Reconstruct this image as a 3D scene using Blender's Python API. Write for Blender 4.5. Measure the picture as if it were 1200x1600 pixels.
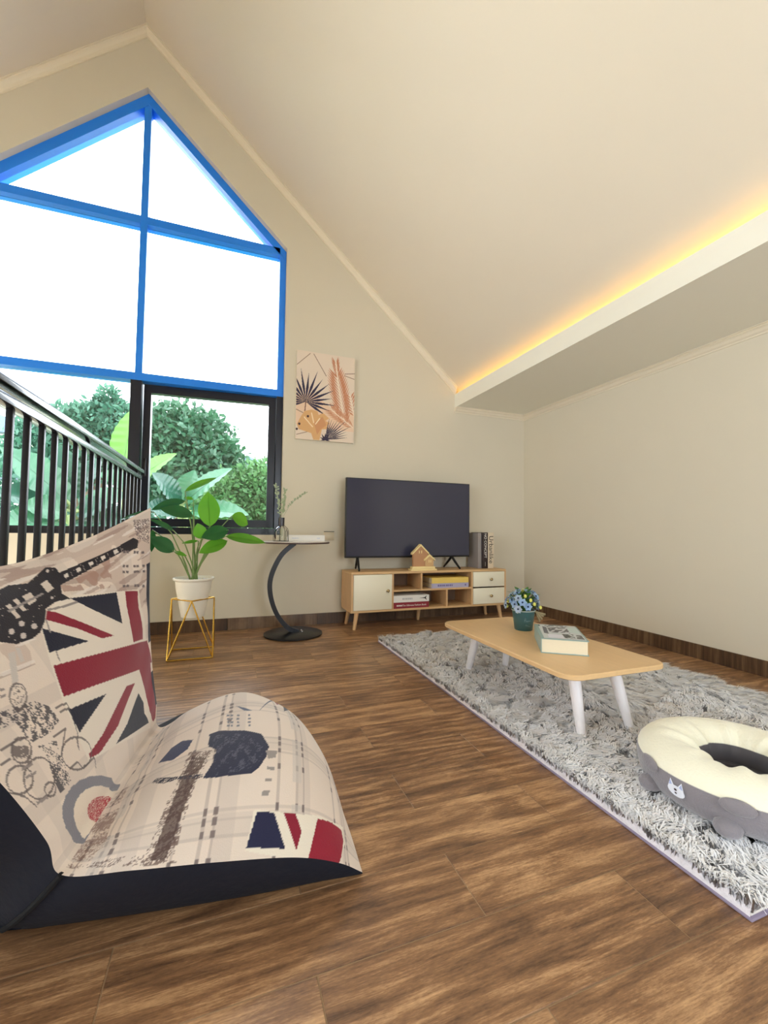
import bpy, bmesh, math, random
import numpy as np
from mathutils import Vector, Matrix
random.seed(7); np.random.seed(7)
for o in list(bpy.data.objects): bpy.data.objects.remove(o, do_unlink=True)
SC = bpy.context.scene
COL = SC.collection
PI = math.pi

# ------------------------------------------------------------------ camera
F_PX, YAW, PITCH, ROLL, CAM_H = 663.5, 0.353168, 0.043557, 0.011804, 0.68
def cam_axes():
    fwd = np.array([math.sin(YAW)*math.cos(PITCH), math.cos(YAW)*math.cos(PITCH), math.sin(PITCH)])
    right = np.array([math.cos(YAW), -math.sin(YAW), 0.0]); up = np.cross(right, fwd)
    return math.cos(ROLL)*right+math.sin(ROLL)*up, -math.sin(ROLL)*right+math.cos(ROLL)*up, fwd
CR, CU, CF = cam_axes(); CPOS = np.array([0, 0, CAM_H])
cd = bpy.data.cameras.new('camera'); cam = bpy.data.objects.new('camera', cd); COL.objects.link(cam)
cd.sensor_fit = 'HORIZONTAL'; cd.sensor_width = 36.0; cd.lens = 36.0*F_PX/1200.0; cd.clip_start = 0.02; cd.clip_end = 200
cam.matrix_world = Matrix(((CR[0], CU[0], -CF[0], 0), (CR[1], CU[1], -CF[1], 0), (CR[2], CU[2], -CF[2], CAM_H), (0, 0, 0, 1)))
SC.camera = cam
def ray(px, py): return CR*((px-600)/F_PX)-CU*((py-800)/F_PX)+CF
def at_y(px, py, y): r = ray(px, py); return CPOS+r*(y/r[1])          # point on the plane y = const
def at_z(px, py, z): r = ray(px, py); return CPOS+r*((z-CAM_H)/r[2])  # point on the plane z = const
def project(P):
    d = np.asarray(P)-CPOS
    zc = d@CF
    return np.stack([600+F_PX*(d@CR)/zc, 800-F_PX*(d@CU)/zc], -1)

# ------------------------------------------------------------------ world, light, exposure
W = bpy.data.worlds.new('overcast_sky'); SC.world = W; W.use_nodes = True
bg = W.node_tree.nodes['Background']; bg.inputs[0].default_value = (0.84, 0.93, 1.0, 1); bg.inputs[1].default_value = 6.0
SC.view_settings.view_transform = 'Standard'; SC.view_settings.look = 'None'
SC.view_settings.gamma = 1.0; SC.view_settings.use_curve_mapping = False
SC.view_settings.exposure = 0.76
def portal(name, loc, rot, sx, sy):
    l = bpy.data.lights.new(name, 'AREA'); l.shape = 'RECTANGLE'; l.size = sx; l.size_y = sy; l.cycles.is_portal = True
    o = bpy.data.objects.new(name, l); o.location = loc; o.rotation_euler = rot; COL.objects.link(o)
portal('sky_portal_window', (-0.57, 3.22, 2.1), (-PI/2, 0, 0), 1.9, 3.0)
portal('sky_portal_rear', (1.25, -1.86, 0.95), (PI/2, 0, 0), 1.3, 1.5)

portal('sky_portal_left', (-2.54, -0.15, 1.25), (0, -PI/2, 0), 1.6, 2.4)

# ------------------------------------------------------------------ helpers
def lin(r, g, b):
    f = lambda c: (c/255/12.92) if c/255 <= 0.04045 else ((c/255+0.055)/1.055)**2.4
    return (f(r), f(g), f(b), 1)
MATS = {}
def mat(name, rgb, rough=0.6, metal=0.0, spec=0.5, noise=0.0, nscale=20, bump=0.0, stretch=(1, 1, 1), sheen=0.0, coat=0.0):
    if name in MATS: return MATS[name]
    m = bpy.data.materials.new(name); m.use_nodes = True; nt = m.node_tree; b = nt.nodes['Principled BSDF']
    c = lin(*rgb); b.inputs['Base Color'].default_value = c; b.inputs['Roughness'].default_value = rough
    b.inputs['Metallic'].default_value = metal; b.inputs['Specular IOR Level'].default_value = spec
    if sheen: b.inputs['Sheen Weight'].default_value = sheen
    if coat: b.inputs['Coat Weight'].default_value = coat
    if noise or bump:
        tc = nt.nodes.new('ShaderNodeTexCoord'); mp = nt.nodes.new('ShaderNodeMapping'); mp.inputs['Scale'].default_value = stretch
        n = nt.nodes.new('ShaderNodeTexNoise'); n.inputs['Scale'].default_value = nscale; n.inputs['Detail'].default_value = 5
        nt.links.new(tc.outputs['Object'], mp.inputs[0]); nt.links.new(mp.outputs[0], n.inputs[0])
        if noise:
            mx = nt.nodes.new('ShaderNodeMix'); mx.data_type = 'RGBA'
            mx.inputs[6].default_value = tuple(min(1, x*(1-noise)) for x in c[:3])+(1,); mx.inputs[7].default_value = tuple(min(1, x*(1+noise)) for x in c[:3])+(1,)
            nt.links.new(n.outputs[0], mx.inputs[0]); nt.links.new(mx.outputs[2], b.inputs['Base Color'])
        if bump:
            bp = nt.nodes.new('ShaderNodeBump'); bp.inputs['Strength'].default_value = bump; bp.inputs['Distance'].default_value = 0.01
            nt.links.new(n.outputs[0], bp.inputs['Height']); nt.links.new(bp.outputs[0], b.inputs['Normal'])
    MATS[name] = m; return m
def mat_vcol(name, rough=0.8, sheen=0.0, bump=0.0, nscale=300, spec=0.3, trans=0.0):
    m = bpy.data.materials.new(name); m.use_nodes = True; nt = m.node_tree; b = nt.nodes['Principled BSDF']
    a = nt.nodes.new('ShaderNodeAttribute'); a.attribute_name = 'Col'; nt.links.new(a.outputs['Color'], b.inputs['Base Color'])
    b.inputs['Roughness'].default_value = rough; b.inputs['Specular IOR Level'].default_value = spec
    if sheen: b.inputs['Sheen Weight'].default_value = sheen
    if trans:
        t = nt.nodes.new('ShaderNodeBsdfTranslucent'); ms = nt.nodes.new('ShaderNodeMixShader'); ms.inputs[0].default_value = trans
        nt.links.new(a.outputs['Color'], t.inputs[0]); nt.links.new(b.outputs[0], ms.inputs[1]); nt.links.new(t.outputs[0], ms.inputs[2]); nt.links.new(ms.outputs[0], nt.nodes['Material Output'].inputs[0])
    if bump:
        n = nt.nodes.new('ShaderNodeTexNoise'); n.inputs['Scale'].default_value = nscale
        tc = nt.nodes.new('ShaderNodeTexCoord'); nt.links.new(tc.outputs['Object'], n.inputs[0])
        bp = nt.nodes.new('ShaderNodeBump'); bp.inputs['Strength'].default_value = bump; bp.inputs['Distance'].default_value = 0.01
        nt.links.new(n.outputs[0], bp.inputs['Height']); nt.links.new(bp.outputs[0], b.inputs['Normal'])
    return m
def mat_leaf(name, rgb, rgb2, trans=0.35, rough=0.45, nscale=6):
    m = bpy.data.materials.new(name); m.use_nodes = True; nt = m.node_tree; b = nt.nodes['Principled BSDF']
    out = nt.nodes['Material Output']
    g = nt.nodes.new('ShaderNodeNewGeometry'); n = nt.nodes.new('ShaderNodeTexNoise'); n.inputs['Scale'].default_value = nscale
    nt.links.new(g.outputs['Position'], n.inputs[0])
    mx = nt.nodes.new('ShaderNodeMix'); mx.data_type = 'RGBA'; mx.inputs[6].default_value = lin(*rgb); mx.inputs[7].default_value = lin(*rgb2)
    nt.links.new(n.outputs[0], mx.inputs[0]); nt.links.new(mx.outputs[2], b.inputs['Base Color']); b.inputs['Roughness'].default_value = rough
    t = nt.nodes.new('ShaderNodeBsdfTranslucent'); nt.links.new(mx.outputs[2], t.inputs[0])
    ms = nt.nodes.new('ShaderNodeMixShader'); ms.inputs[0].default_value = trans
    nt.links.new(b.outputs[0], ms.inputs[1]); nt.links.new(t.outputs[0], ms.inputs[2]); nt.links.new(ms.outputs[0], out.inputs[0]); return m
def mat_glass(name, tint=(1, 1, 1), refl=1.0):
    m = bpy.data.materials.new(name); m.use_nodes = True; nt = m.node_tree; out = nt.nodes['Material Output']
    nt.nodes.remove(nt.nodes['Principled BSDF'])
    t = nt.nodes.new('ShaderNodeBsdfTransparent'); t.inputs[0].default_value = (*tint, 1)
    g = nt.nodes.new('ShaderNodeBsdfGlossy'); g.inputs['Roughness'].default_value = 0.02
    f = nt.nodes.new('ShaderNodeFresnel'); f.inputs[0].default_value = 1.45
    ms = nt.nodes.new('ShaderNodeMixShader'); nt.links.new(f.outputs[0], ms.inputs[0]); nt.links.new(t.outputs[0], ms.inputs[1]); nt.links.new(g.outputs[0], ms.inputs[2])
    nt.links.new(ms.outputs[0], out.inputs[0]); return m
def mat_emit(name, rgb, s):
    m = bpy.data.materials.new(name); m.use_nodes = True; nt = m.node_tree; b = nt.nodes['Principled BSDF']
    b.inputs['Emission Color'].default_value = lin(*rgb); b.inputs['Emission Strength'].default_value = s; b.inputs['Base Color'].default_value = lin(*rgb); return m

class MB:
    """collects shapes into one bmesh"""
    def __init__(s): s.b = bmesh.new()
    def faces(s, V, Fc):
        vs = [s.b.verts.new(Vector(v)) for v in V]
        for f in Fc:
            try: s.b.faces.new([vs[i] for i in f])
            except ValueError: pass
        return s
    def box(s, x0, x1, y0, y1, z0, z1, bev=0.0):
        V = [(x, y, z) for x in (x0, x1) for y in (y0, y1) for z in (z0, z1)]
        Fc = [(0, 1, 3, 2), (4, 6, 7, 5), (0, 4, 5, 1), (2, 3, 7, 6), (0, 2, 6, 4), (1, 5, 7, 3)]
        if not bev: return s.faces(V, Fc)
        t = bmesh.new(); vs = [t.verts.new(v) for v in V]; [t.faces.new([vs[i] for i in f]) for f in Fc]
        bmesh.ops.bevel(t, geom=list(t.edges), offset=bev, segments=2, profile=0.5, affect='EDGES')
        t.verts.index_update(); s.faces([v.co.copy() for v in t.verts], [[v.index for v in f.verts] for f in t.faces]); t.free(); return s
    def prism(s, poly, axis, a, b):
        """polygon in the two other axes, extruded along axis from a to b"""
        def P(p, t): return {'x': (t, p[0], p[1]), 'y': (p[0], t, p[1]), 'z': (p[0], p[1], t)}[axis]
        n = len(poly); V = [P(p, a) for p in poly]+[P(p, b) for p in poly]
        Fc = [tuple(range(n))[::-1], tuple(range(n, 2*n))]+[(i, (i+1) % n, n+(i+1) % n, n+i) for i in range(n)]
        return s.faces(V, Fc)
    def tube(s, pts, r, n=10, cap=True, flat=None):
        """round tube; r float or list"""
        pts = [Vector(p) for p in pts]; m = len(pts); rs = r if isinstance(r, (list, tuple)) else [r]*m
        prev = None; rings = []
        for i, p in enumerate(pts):
            t = (pts[min(i+1, m-1)]-pts[max(i-1, 0)]).normalized()
            if prev is None:
                a = Vector((0, 0, 1)) if abs(t.z) < 0.9 else Vector((1, 0, 0)); u = t.cross(a).normalized()
            else: u = (prev-t*prev.dot(t)).normalized()
            prev = u; v = t.cross(u)
            rings.append([p+(u*math.cos(2*PI*k/n)+v*math.sin(2*PI*k/n))*rs[i] for k in range(n)])
        V = [q for R in rings for q in R]
        Fc = [(i*n+k, i*n+(k+1) % n, (i+1)*n+(k+1) % n, (i+1)*n+k) for i in range(m-1) for k in range(n)]
        if cap: Fc += [tuple(range(n))[::-1], tuple(range((m-1)*n, m*n))]
        return s.faces(V, Fc)
    def lathe(s, prof, c=(0, 0, 0), n=32, caps=True):
        V = [(c[0]+r*math.cos(2*PI*k/n), c[1]+r*math.sin(2*PI*k/n), c[2]+z) for r, z in prof for k in range(n)]
        m = len(prof); Fc = [(i*n+k, i*n+(k+1) % n, (i+1)*n+(k+1) % n, (i+1)*n+k) for i in range(m-1) for k in range(n)]
        if caps: Fc += [tuple(range(n))[::-1], tuple(range((m-1)*n, m*n))]
        return s.faces(V, Fc)
    def ball(s, c, r, n=12, m=8, sq=(1, 1, 1)):
        V = []; Fc = []
        for i in range(1, m):
            th = PI*i/m
            for k in range(n): V.append((c[0]+r*sq[0]*math.sin(th)*math.cos(2*PI*k/n), c[1]+r*sq[1]*math.sin(th)*math.sin(2*PI*k/n), c[2]+r*sq[2]*math.cos(th)))
        V += [(c[0], c[1], c[2]+r*sq[2]), (c[0], c[1], c[2]-r*sq[2])]; T = len(V)-2
        Fc += [(i*n+k, (i+1)*n+k, (i+1)*n+(k+1) % n, i*n+(k+1) % n) for i in range(m-2) for k in range(n)]
        Fc += [(T, k, (k+1) % n) for k in range(n)]+[(T+1, (m-2)*n+(k+1) % n, (m-2)*n+k) for k in range(n)]
        return s.faces(V, Fc)
    def xf(s, M): bmesh.ops.transform(s.b, matrix=M, verts=s.b.verts); return s
    def mesh(s, name, material=None, smooth=True, angle=35):
        bmesh.ops.recalc_face_normals(s.b, faces=s.b.faces)
        me = bpy.data.meshes.new(name); s.b.to_mesh(me); s.b.free()
        if smooth:
            me.polygons.foreach_set('use_smooth', [True]*len(me.polygons)); me.set_sharp_from_angle(angle=math.radians(angle))
        if material: me.materials.append(material)
        return me
    def build(s, name, material, parent=None, smooth=True, angle=35, loc=None):
        return link(name, s.mesh(name, material, smooth, angle), parent, loc)
def link(name, me, parent=None, loc=None, rot=None):
    o = bpy.data.objects.new(name, me); COL.objects.link(o)
    if parent is not None: o.parent = parent
    if loc is not None: o.location = loc
    if rot is not None: o.rotation_euler = rot
    return o
def tag(o, label, cat, group=None):
    o['label'] = label; o['category'] = cat
    if group: o['group'] = group
    return o
def thing(name, label, cat, loc=(0, 0, 0), rz=0.0, group=None):
    o = link(name, None, None, loc, (0, 0, rz)); o.empty_display_size = 0.05; return tag(o, label, cat, group)
def struct(o): o['kind'] = 'structure'; return o
def np_mesh(name, V, Fq, material, cols=None, smooth=True):
    V = np.asarray(V, dtype=np.float32); me = bpy.data.meshes.new(name)
    me.from_pydata([], [], []) if False else None
    Fq = np.asarray(Fq, dtype=np.int32); n = Fq.shape[1]
    me.vertices.add(len(V)); me.vertices.foreach_set('co', V.ravel())
    me.loops.add(Fq.size); me.loops.foreach_set('vertex_index', Fq.ravel())
    me.polygons.add(len(Fq)); me.polygons.foreach_set('loop_start', np.arange(0, Fq.size, n, dtype=np.int32))
    try: me.polygons.foreach_set('loop_total', np.full(len(Fq), n, dtype=np.int32))
    except Exception: pass
    me.update(calc_edges=True); me.validate()
    if smooth: me.polygons.foreach_set('use_smooth', [True]*len(me.polygons))
    if cols is not None:
        c = np.ones((len(V), 4), dtype=np.float32); c[:, :3] = cols
        a = me.color_attributes.new('Col', 'FLOAT_COLOR', 'POINT'); a.data.foreach_set('color', c.ravel())
    me.materials.append(material); return me
def grid_faces(nu, nv):
    i, j = np.meshgrid(np.arange(nu-1), np.arange(nv-1), indexing='ij'); a = i*nv+j
    return np.stack([a, a+nv, a+nv+1, a+1], -1).reshape(-1, 4)
def in_poly(X, Y, poly):
    p = np.asarray(poly, float); out = np.zeros(X.shape, bool); n = len(p)
    box = np.nonzero((X >= p[:, 0].min()) & (X <= p[:, 0].max()) & (Y >= p[:, 1].min()) & (Y <= p[:, 1].max()))[0]
    X, Y = X[box], Y[box]; r = np.zeros(X.shape, bool)
    for i in range(n):
        x0, y0 = p[i]; x1, y1 = p[(i+1) % n]
        c = ((y0 > Y) != (y1 > Y))
        if abs(y1-y0) > 1e-12: r ^= c & (X < (x1-x0)*(Y-y0)/(y1-y0)+x0)
    out[box] = r; return out
def near_line(X, Y, pts, w):
    out = np.zeros(X.shape, bool); p = np.asarray(pts, float)
    box = np.nonzero((X >= p[:, 0].min()-w) & (X <= p[:, 0].max()+w) & (Y >= p[:, 1].min()-w) & (Y <= p[:, 1].max()+w))[0]
    X, Y = X[box], Y[box]; d = np.full(X.shape, 1e9)
    for (x0, y0), (x1, y1) in zip(pts[:-1], pts[1:]):
        dx, dy = x1-x0, y1-y0; L = dx*dx+dy*dy+1e-12; t = np.clip(((X-x0)*dx+(Y-y0)*dy)/L, 0, 1)
        d = np.minimum(d, np.hypot(X-x0-t*dx, Y-y0-t*dy))
    out[box] = d < w; return out
def text_mesh(s, size, material, extrude=0.0):
    c = bpy.data.curves.new('lettering', 'FONT'); c.body = s; c.size = size; c.extrude = extrude; c.align_x = 'CENTER'; c.align_y = 'CENTER'
    o = bpy.data.objects.new('lettering', c); COL.objects.link(o); dg = bpy.context.evaluated_depsgraph_get(); dg.update()
    me = bpy.data.meshes.new_from_object(o.evaluated_get(dg)); bpy.data.objects.remove(o); me.materials.clear(); me.materials.append(material); return me
def vnoise(P, seed=0):
    """cheap smooth noise from summed sines, about -1..1"""
    rs = np.random.RandomState(seed); r = np.zeros(len(P))
    for _ in range(7):
        k = rs.normal(size=P.shape[1]); r += np.sin(P@k+rs.uniform(0, 6.28))
    return r/3.5

# ------------------------------------------------------------------ materials of the room
M_WALL = mat('cream_wall_paint', (221, 211, 191), 0.75, noise=0.02, nscale=3)
M_CEIL = mat('cream_ceiling_paint', (225, 213, 194), 0.8, noise=0.02, nscale=2)
M_WHITE_PLASTER = mat('white_plaster', (240, 236, 222), 0.7)
M_CROWN = mat('cream_moulding_paint', (234, 222, 200), 0.6)
M_GROUT = mat('grey_grout', (164, 136, 106), 0.9)
M_BLUE = mat('blue_glare_frame', (34, 138, 255), 0.35)  # blue window glare put into the colour of the upper frame
M_DARK = mat('black_navy_frame_paint', (20, 23, 42), 0.3)
M_BLACK = mat('black_metal', (22, 20, 24), 0.35, metal=0.3)
M_GLASS = mat_glass('window_glass')

def wood_tile_mat(name, k=1.0, rough=0.29):
    m = bpy.data.materials.new(name); m.use_nodes = True; nt = m.node_tree; L = nt.links; b = nt.nodes['Principled BSDF']
    g = nt.nodes.new('ShaderNodeNewGeometry'); oi = nt.nodes.new('ShaderNodeObjectInfo')
    mul = nt.nodes.new('ShaderNodeMath'); mul.operation = 'MULTIPLY'; mul.inputs[1].default_value = 37.0; L.new(oi.outputs['Random'], mul.inputs[0])
    cb = nt.nodes.new('ShaderNodeCombineXYZ'); L.new(mul.outputs[0], cb.inputs[2]); L.new(mul.outputs[0], cb.inputs[0])
    ad = nt.nodes.new('ShaderNodeVectorMath'); L.new(g.outputs['Position'], ad.inputs[0]); L.new(cb.outputs[0], ad.inputs[1])
    def noise(sc, scale, det=6, dist=0.0, rg=0.6):
        mp = nt.nodes.new('ShaderNodeMapping'); mp.inputs['Scale'].default_value = sc; L.new(ad.outputs[0], mp.inputs[0])
        n = nt.nodes.new('ShaderNodeTexNoise'); n.inputs['Scale'].default_value = scale; n.inputs['Detail'].default_value = det
        n.inputs['Distortion'].default_value = dist; n.inputs['Roughness'].default_value = rg; L.new(mp.outputs[0], n.inputs[0]); return n
    patch = noise((2.2, 9, 1), 1.7, 6, 0.8, .65); fibre = noise((7, 110, 1), 2.0, 8, 0.25, 0.75); fine = noise((60, 240, 1), 2.0, 4)
    mp = nt.nodes.new('ShaderNodeMapping'); mp.inputs['Scale'].default_value = (2.6, 11, 1); L.new(ad.outputs[0], mp.inputs[0])
    wv = nt.nodes.new('ShaderNodeTexWave'); wv.wave_type = 'RINGS'; wv.inputs['Scale'].default_value = 1.1; wv.inputs['Distortion'].default_value = 7; wv.inputs['Detail'].default_value = 3; wv.inputs['Detail Scale'].default_value = 1.2
    L.new(mp.outputs[0], wv.inputs[0])
    def mth(op, a, bb):
        n = nt.nodes.new('ShaderNodeMath'); n.operation = op
        for i, x in enumerate((a, bb)):
            if isinstance(x, (int, float)): n.inputs[i].default_value = x
            else: L.new(x, n.inputs[i])
        return n.outputs[0]
    s = mth('ADD', mth('MULTIPLY', patch.outputs[0], 0.62), mth('MULTIPLY', fibre.outputs[0], 0.52))
    s = mth('ADD', s, mth('MULTIPLY', wv.outputs['Fac'], 0.09)); s = mth('ADD', s, mth('MULTIPLY', fine.outputs[0], 0.18))
    s = mth('ADD', s, mth('MULTIPLY', mth('SUBTRACT', oi.outputs['Random'], 0.5), 0.08))
    r = nt.nodes.new('ShaderNodeValToRGB'); e = r.color_ramp.elements
    e[0].position = 0.47; e[0].color = lin(76*k, 54*k, 39*k); e[1].position = 0.86; e[1].color = lin(206*k, 162*k, 118*k)
    x = e.new(0.58); x.color = lin(111*k, 80*k, 57*k); x = e.new(0.70); x.color = lin(146*k, 107*k, 75*k)
    L.new(s, r.inputs[0]); L.new(r.outputs[0], b.inputs['Base Color'])
    rr = nt.nodes.new('ShaderNodeMapRange'); rr.inputs[3].default_value = rough-0.06; rr.inputs[4].default_value = rough+0.14; L.new(fibre.outputs[0], rr.inputs[0]); L.new(rr.outputs[0], b.inputs['Roughness'])
    bp = nt.nodes.new('ShaderNodeBump'); bp.inputs['Strength'].default_value = 0.12; bp.inputs['Distance'].default_value = 0.004; L.new(s, bp.inputs['Height']); L.new(bp.outputs[0], b.inputs['Normal'])
    return m
M_TILE = wood_tile_mat('wood_look_tile')
M_SKIRT = wood_tile_mat('dark_wood_look_skirting', 0.62, 0.3)

# ------------------------------------------------------------------ the room
D, WR, WL, YF = 3.07, 2.443, -2.4, -1.7        # back wall, right wall, left wall, front wall (behind the camera)
XF = -0.585                                     # floor edge at the stairwell
APX, APZ, SL = -0.583, 3.985, 0.907             # ridge and slope of the ceiling
LIPX, LIPZ, SOF = 1.745, 1.816, 1.706           # light cove lip, soffit underside
LOW = -2.7
def slope_z(x): return APZ-SL*abs(x-APX)

floor = struct(MB().box(XF, WR+0.1, YF-0.1, D+0.1, -0.16, -0.0012).build('floor', M_GROUT, None, False))
TW, TL, GR = 0.1535, 0.604, 0.0022
def tile_mesh(L, wd):
    b = 0.0006; z0, z1 = -0.0012, 0.0; x0, x1, y0, y1 = GR/2, L-GR/2, GR/2, wd-GR/2
    V = [(x0, y0, z0), (x1, y0, z0), (x1, y1, z0), (x0, y1, z0), (x0, y0, z1-b), (x1, y0, z1-b), (x1, y1, z1-b), (x0, y1, z1-b),
         (x0+b, y0+b, z1), (x1-b, y0+b, z1), (x1-b, y1-b, z1), (x0+b, y1-b, z1)]
    Fc = [(0, 1, 5, 4), (1, 2, 6, 5), (2, 3, 7, 6), (3, 0, 4, 7), (4, 5, 9, 8), (5, 6, 10, 9), (6, 7, 11, 10), (7, 4, 8, 11), (8, 9, 10, 11)]
    return MB().faces(V, Fc).mesh('floor_tile', M_TILE, False)
TCACHE = {}
r0 = math.floor((YF-0.670)/TW)
for r in range(r0, 60):
    y0 = 0.670+r*TW; wd = min(TW, D-y0)
    if y0 >= D-0.01: break
    if y0+TW < -0.45: continue
    off = 0.449 if r % 2 == 0 else 0.147
    k = math.floor((XF-off)/TL)
    while off+k*TL < WR:
        a, e = max(XF, off+k*TL), min(WR, off+(k+1)*TL); k += 1
        if e-a < 0.01: continue
        key = (round(e-a, 3), round(wd, 3))
        if key not in TCACHE: TCACHE[key] = tile_mesh(e-a, wd)
        link('floor_tile', TCACHE[key], floor, (a, y0, 0))
struct(MB().box(WL-0.1, XF+0.3, YF-0.1, D+0.1, LOW-0.1, LOW).build('floor_lower', mat('lower_floor_tile', (150, 120, 92), 0.5, noise=0.1), None, False))

WIN = [(-1.498, 0.640), (0.358, 0.640), (0.358, 2.722), (-0.568, 3.590), (-1.498, 2.722)]     # gable window opening
def gable_wall(name, ya, yb):
    m = MB(); zt = lambda x: slope_z(x)+0.1
    wl, wr, zs, zh, za = WIN[0][0], WIN[1][0], WIN[0][1], WIN[2][1], WIN[3][1]; ax = WIN[3][0]
    m.prism([(WL-.1, LOW), (WR+.1, LOW), (WR+.1, zs), (WL-.1, zs)], 'y', ya, yb)
    m.prism([(WL-.1, zs), (wl, zs), (wl, zt(wl)), (WL-.1, zt(WL-.1))], 'y', ya, yb)
    m.prism([(wr, zs), (WR+.1, zs), (WR+.1, 1.9), (1.8, 1.9), (wr, zt(wr))], 'y', ya, yb)
    m.prism([(wl, zh), (ax, za), (ax, zt(ax)), (wl, zt(wl))], 'y', ya, yb)
    m.prism([(ax, za), (wr, zh), (wr, zt(wr)), (ax, zt(ax))], 'y', ya, yb)
    return struct(m.build(name, M_WALL, None, False))
gable_wall('wall_back', D, D+0.14)
RWN = (0.60, 1.90, 0.20, 1.70)                  # opening for the unseen rear window, added to brighten the room
m = MB(); a, b, c, d = RWN; zt = lambda x: slope_z(x)+0.1
m.prism([(WL-.1, LOW), (WR+.1, LOW), (WR+.1, c), (WL-.1, c)], 'y', YF-.14, YF)
m.prism([(WL-.1, c), (a, c), (a, zt(a)), (APX, zt(APX)), (WL-.1, zt(WL-.1))], 'y', YF-.14, YF)
m.prism([(b, c), (WR+.1, c), (WR+.1, d), (b, d)], 'y', YF-.14, YF)
m.prism([(a, d), (WR+.1, d), (WR+.1, 1.9), (1.8, 1.9), (a, zt(a))], 'y', YF-.14, YF)
struct(m.build('wall_front', M_WALL, None, False))
struct(MB().box(WR, WR+0.12, YF, D, -0.1, 1.95).build('wall_right', M_WALL, None, False))
LWN = (-1.35, 1.05, 0.45, 2.05)                 # opening for the window added over the stairwell: y0, y1, z0, z1
m = MB(); a, b, c, d = LWN; zt = slope_z(WL)+0.1
for y0, y1, z0, z1 in ((YF, D, LOW, c), (YF, a, c, zt), (b, D, c, zt), (a, b, d, zt)): m.box(WL-0.12, WL, y0, y1, z0, z1)
struct(m.build('wall_left', M_WALL, None, False))
XS = APX+(APZ-(SOF+0.012))/SL                    # where the right slope lands in the cove trough
m = MB(); m.prism([(APX, APZ), (XS, slope_z(XS)), (XS, slope_z(XS)+0.12), (APX, APZ+0.15)], 'y', YF, D)
m.prism([(APX, APZ), (APX, APZ+0.15), (WL, slope_z(WL)+0.15), (WL, slope_z(WL))], 'y', YF, D)
struct(m.build('ceiling', M_CEIL, None, False))
m = MB(); m.prism([(LIPX, SOF), (WR, SOF), (WR, SOF+0.14), (XS, SOF+0.14), (XS, SOF+0.012), (LIPX+0.02, SOF+0.012), (LIPX+0.02, LIPZ), (LIPX, LIPZ)], 'y', YF, D)
struct(m.build('ceiling_soffit', M_WHITE_PLASTER, None, False))
led = MB().box(LIPX+0.070, LIPX+0.095, YF+0.02, D-0.02, SOF+0.012, SOF+0.018).build('led_strip', mat_emit('warm_led', (255, 196, 44), 8.5), None, False)
tag(led, 'warm yellow LED strip lying in the ceiling light cove', 'light strip')
# crown mouldings: stepped profile swept along the joints
CP = [(0, 0), (0, -0.042), (0.006, -0.042), (0.006, -0.034), (0.016, -0.028), (0.024, -0.016), (0.034, -0.010), (0.034, -0.004), (0.042, -0.004), (0.042, 0)]
struct(MB().prism([(WR-a, SOF+b) for a, b in CP], 'y', YF, D).build('trim_1', M_CROWN, None, False))
m = MB(); m.prism([(D-a, SOF+b) for a, b in CP], 'x', LIPX+0.0, WR-0.001); struct(m.build('trim_2', M_CROWN, None, False))
def slope_trim(name, xa, xb):
    sgn = 1 if xb > xa else -1; n = math.hypot(1, SL); V = []
    for x in (xa, xb):
        for a, b in CP:                         # a: away from the wall, b: down from the ceiling (perpendicular to it)
            V.append((x+(0 if x == APX else 0), D-a, slope_z(x)+b*n))
    k = len(CP); Fc = [tuple(range(k)), tuple(range(2*k-1, k-1, -1))]+[(i, (i+1) % k, k+(i+1) % k, k+i) for i in range(k)]
    struct(MB().faces(V, Fc).build(name, M_CROWN, None, False))
slope_trim('trim_3', APX, LIPX+0.005); slope_trim('trim_4', APX, WL)
# skirting tiles
def skirting(name, fn, total, side):
    base = struct(MB().box(*fn(0, total, 0.0, 0.006, 0, 0.078)).build(name, M_GROUT, None, False))
    a = 0.0
    while a < total-0.02:
        e = min(total, a+TL); MB().box(*fn(a+0.001, e-0.001, 0.006, 0.012, 0.0, 0.079), bev=0.001).build('skirting_tile', M_SKIRT, base, False); a = e
skirting('baseboard_back', lambda a, e, t0, t1, z0, z1: (XF+a, XF+e, D-t1, D-t0, z0, z1), WR-XF-0.012, 'back')
skirting('baseboard_right', lambda a, e, t0, t1, z0, z1: (WR-t1, WR-t0, D-0.0-e, D-0.0-a, z0, z1), D-YF, 'right')

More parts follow.
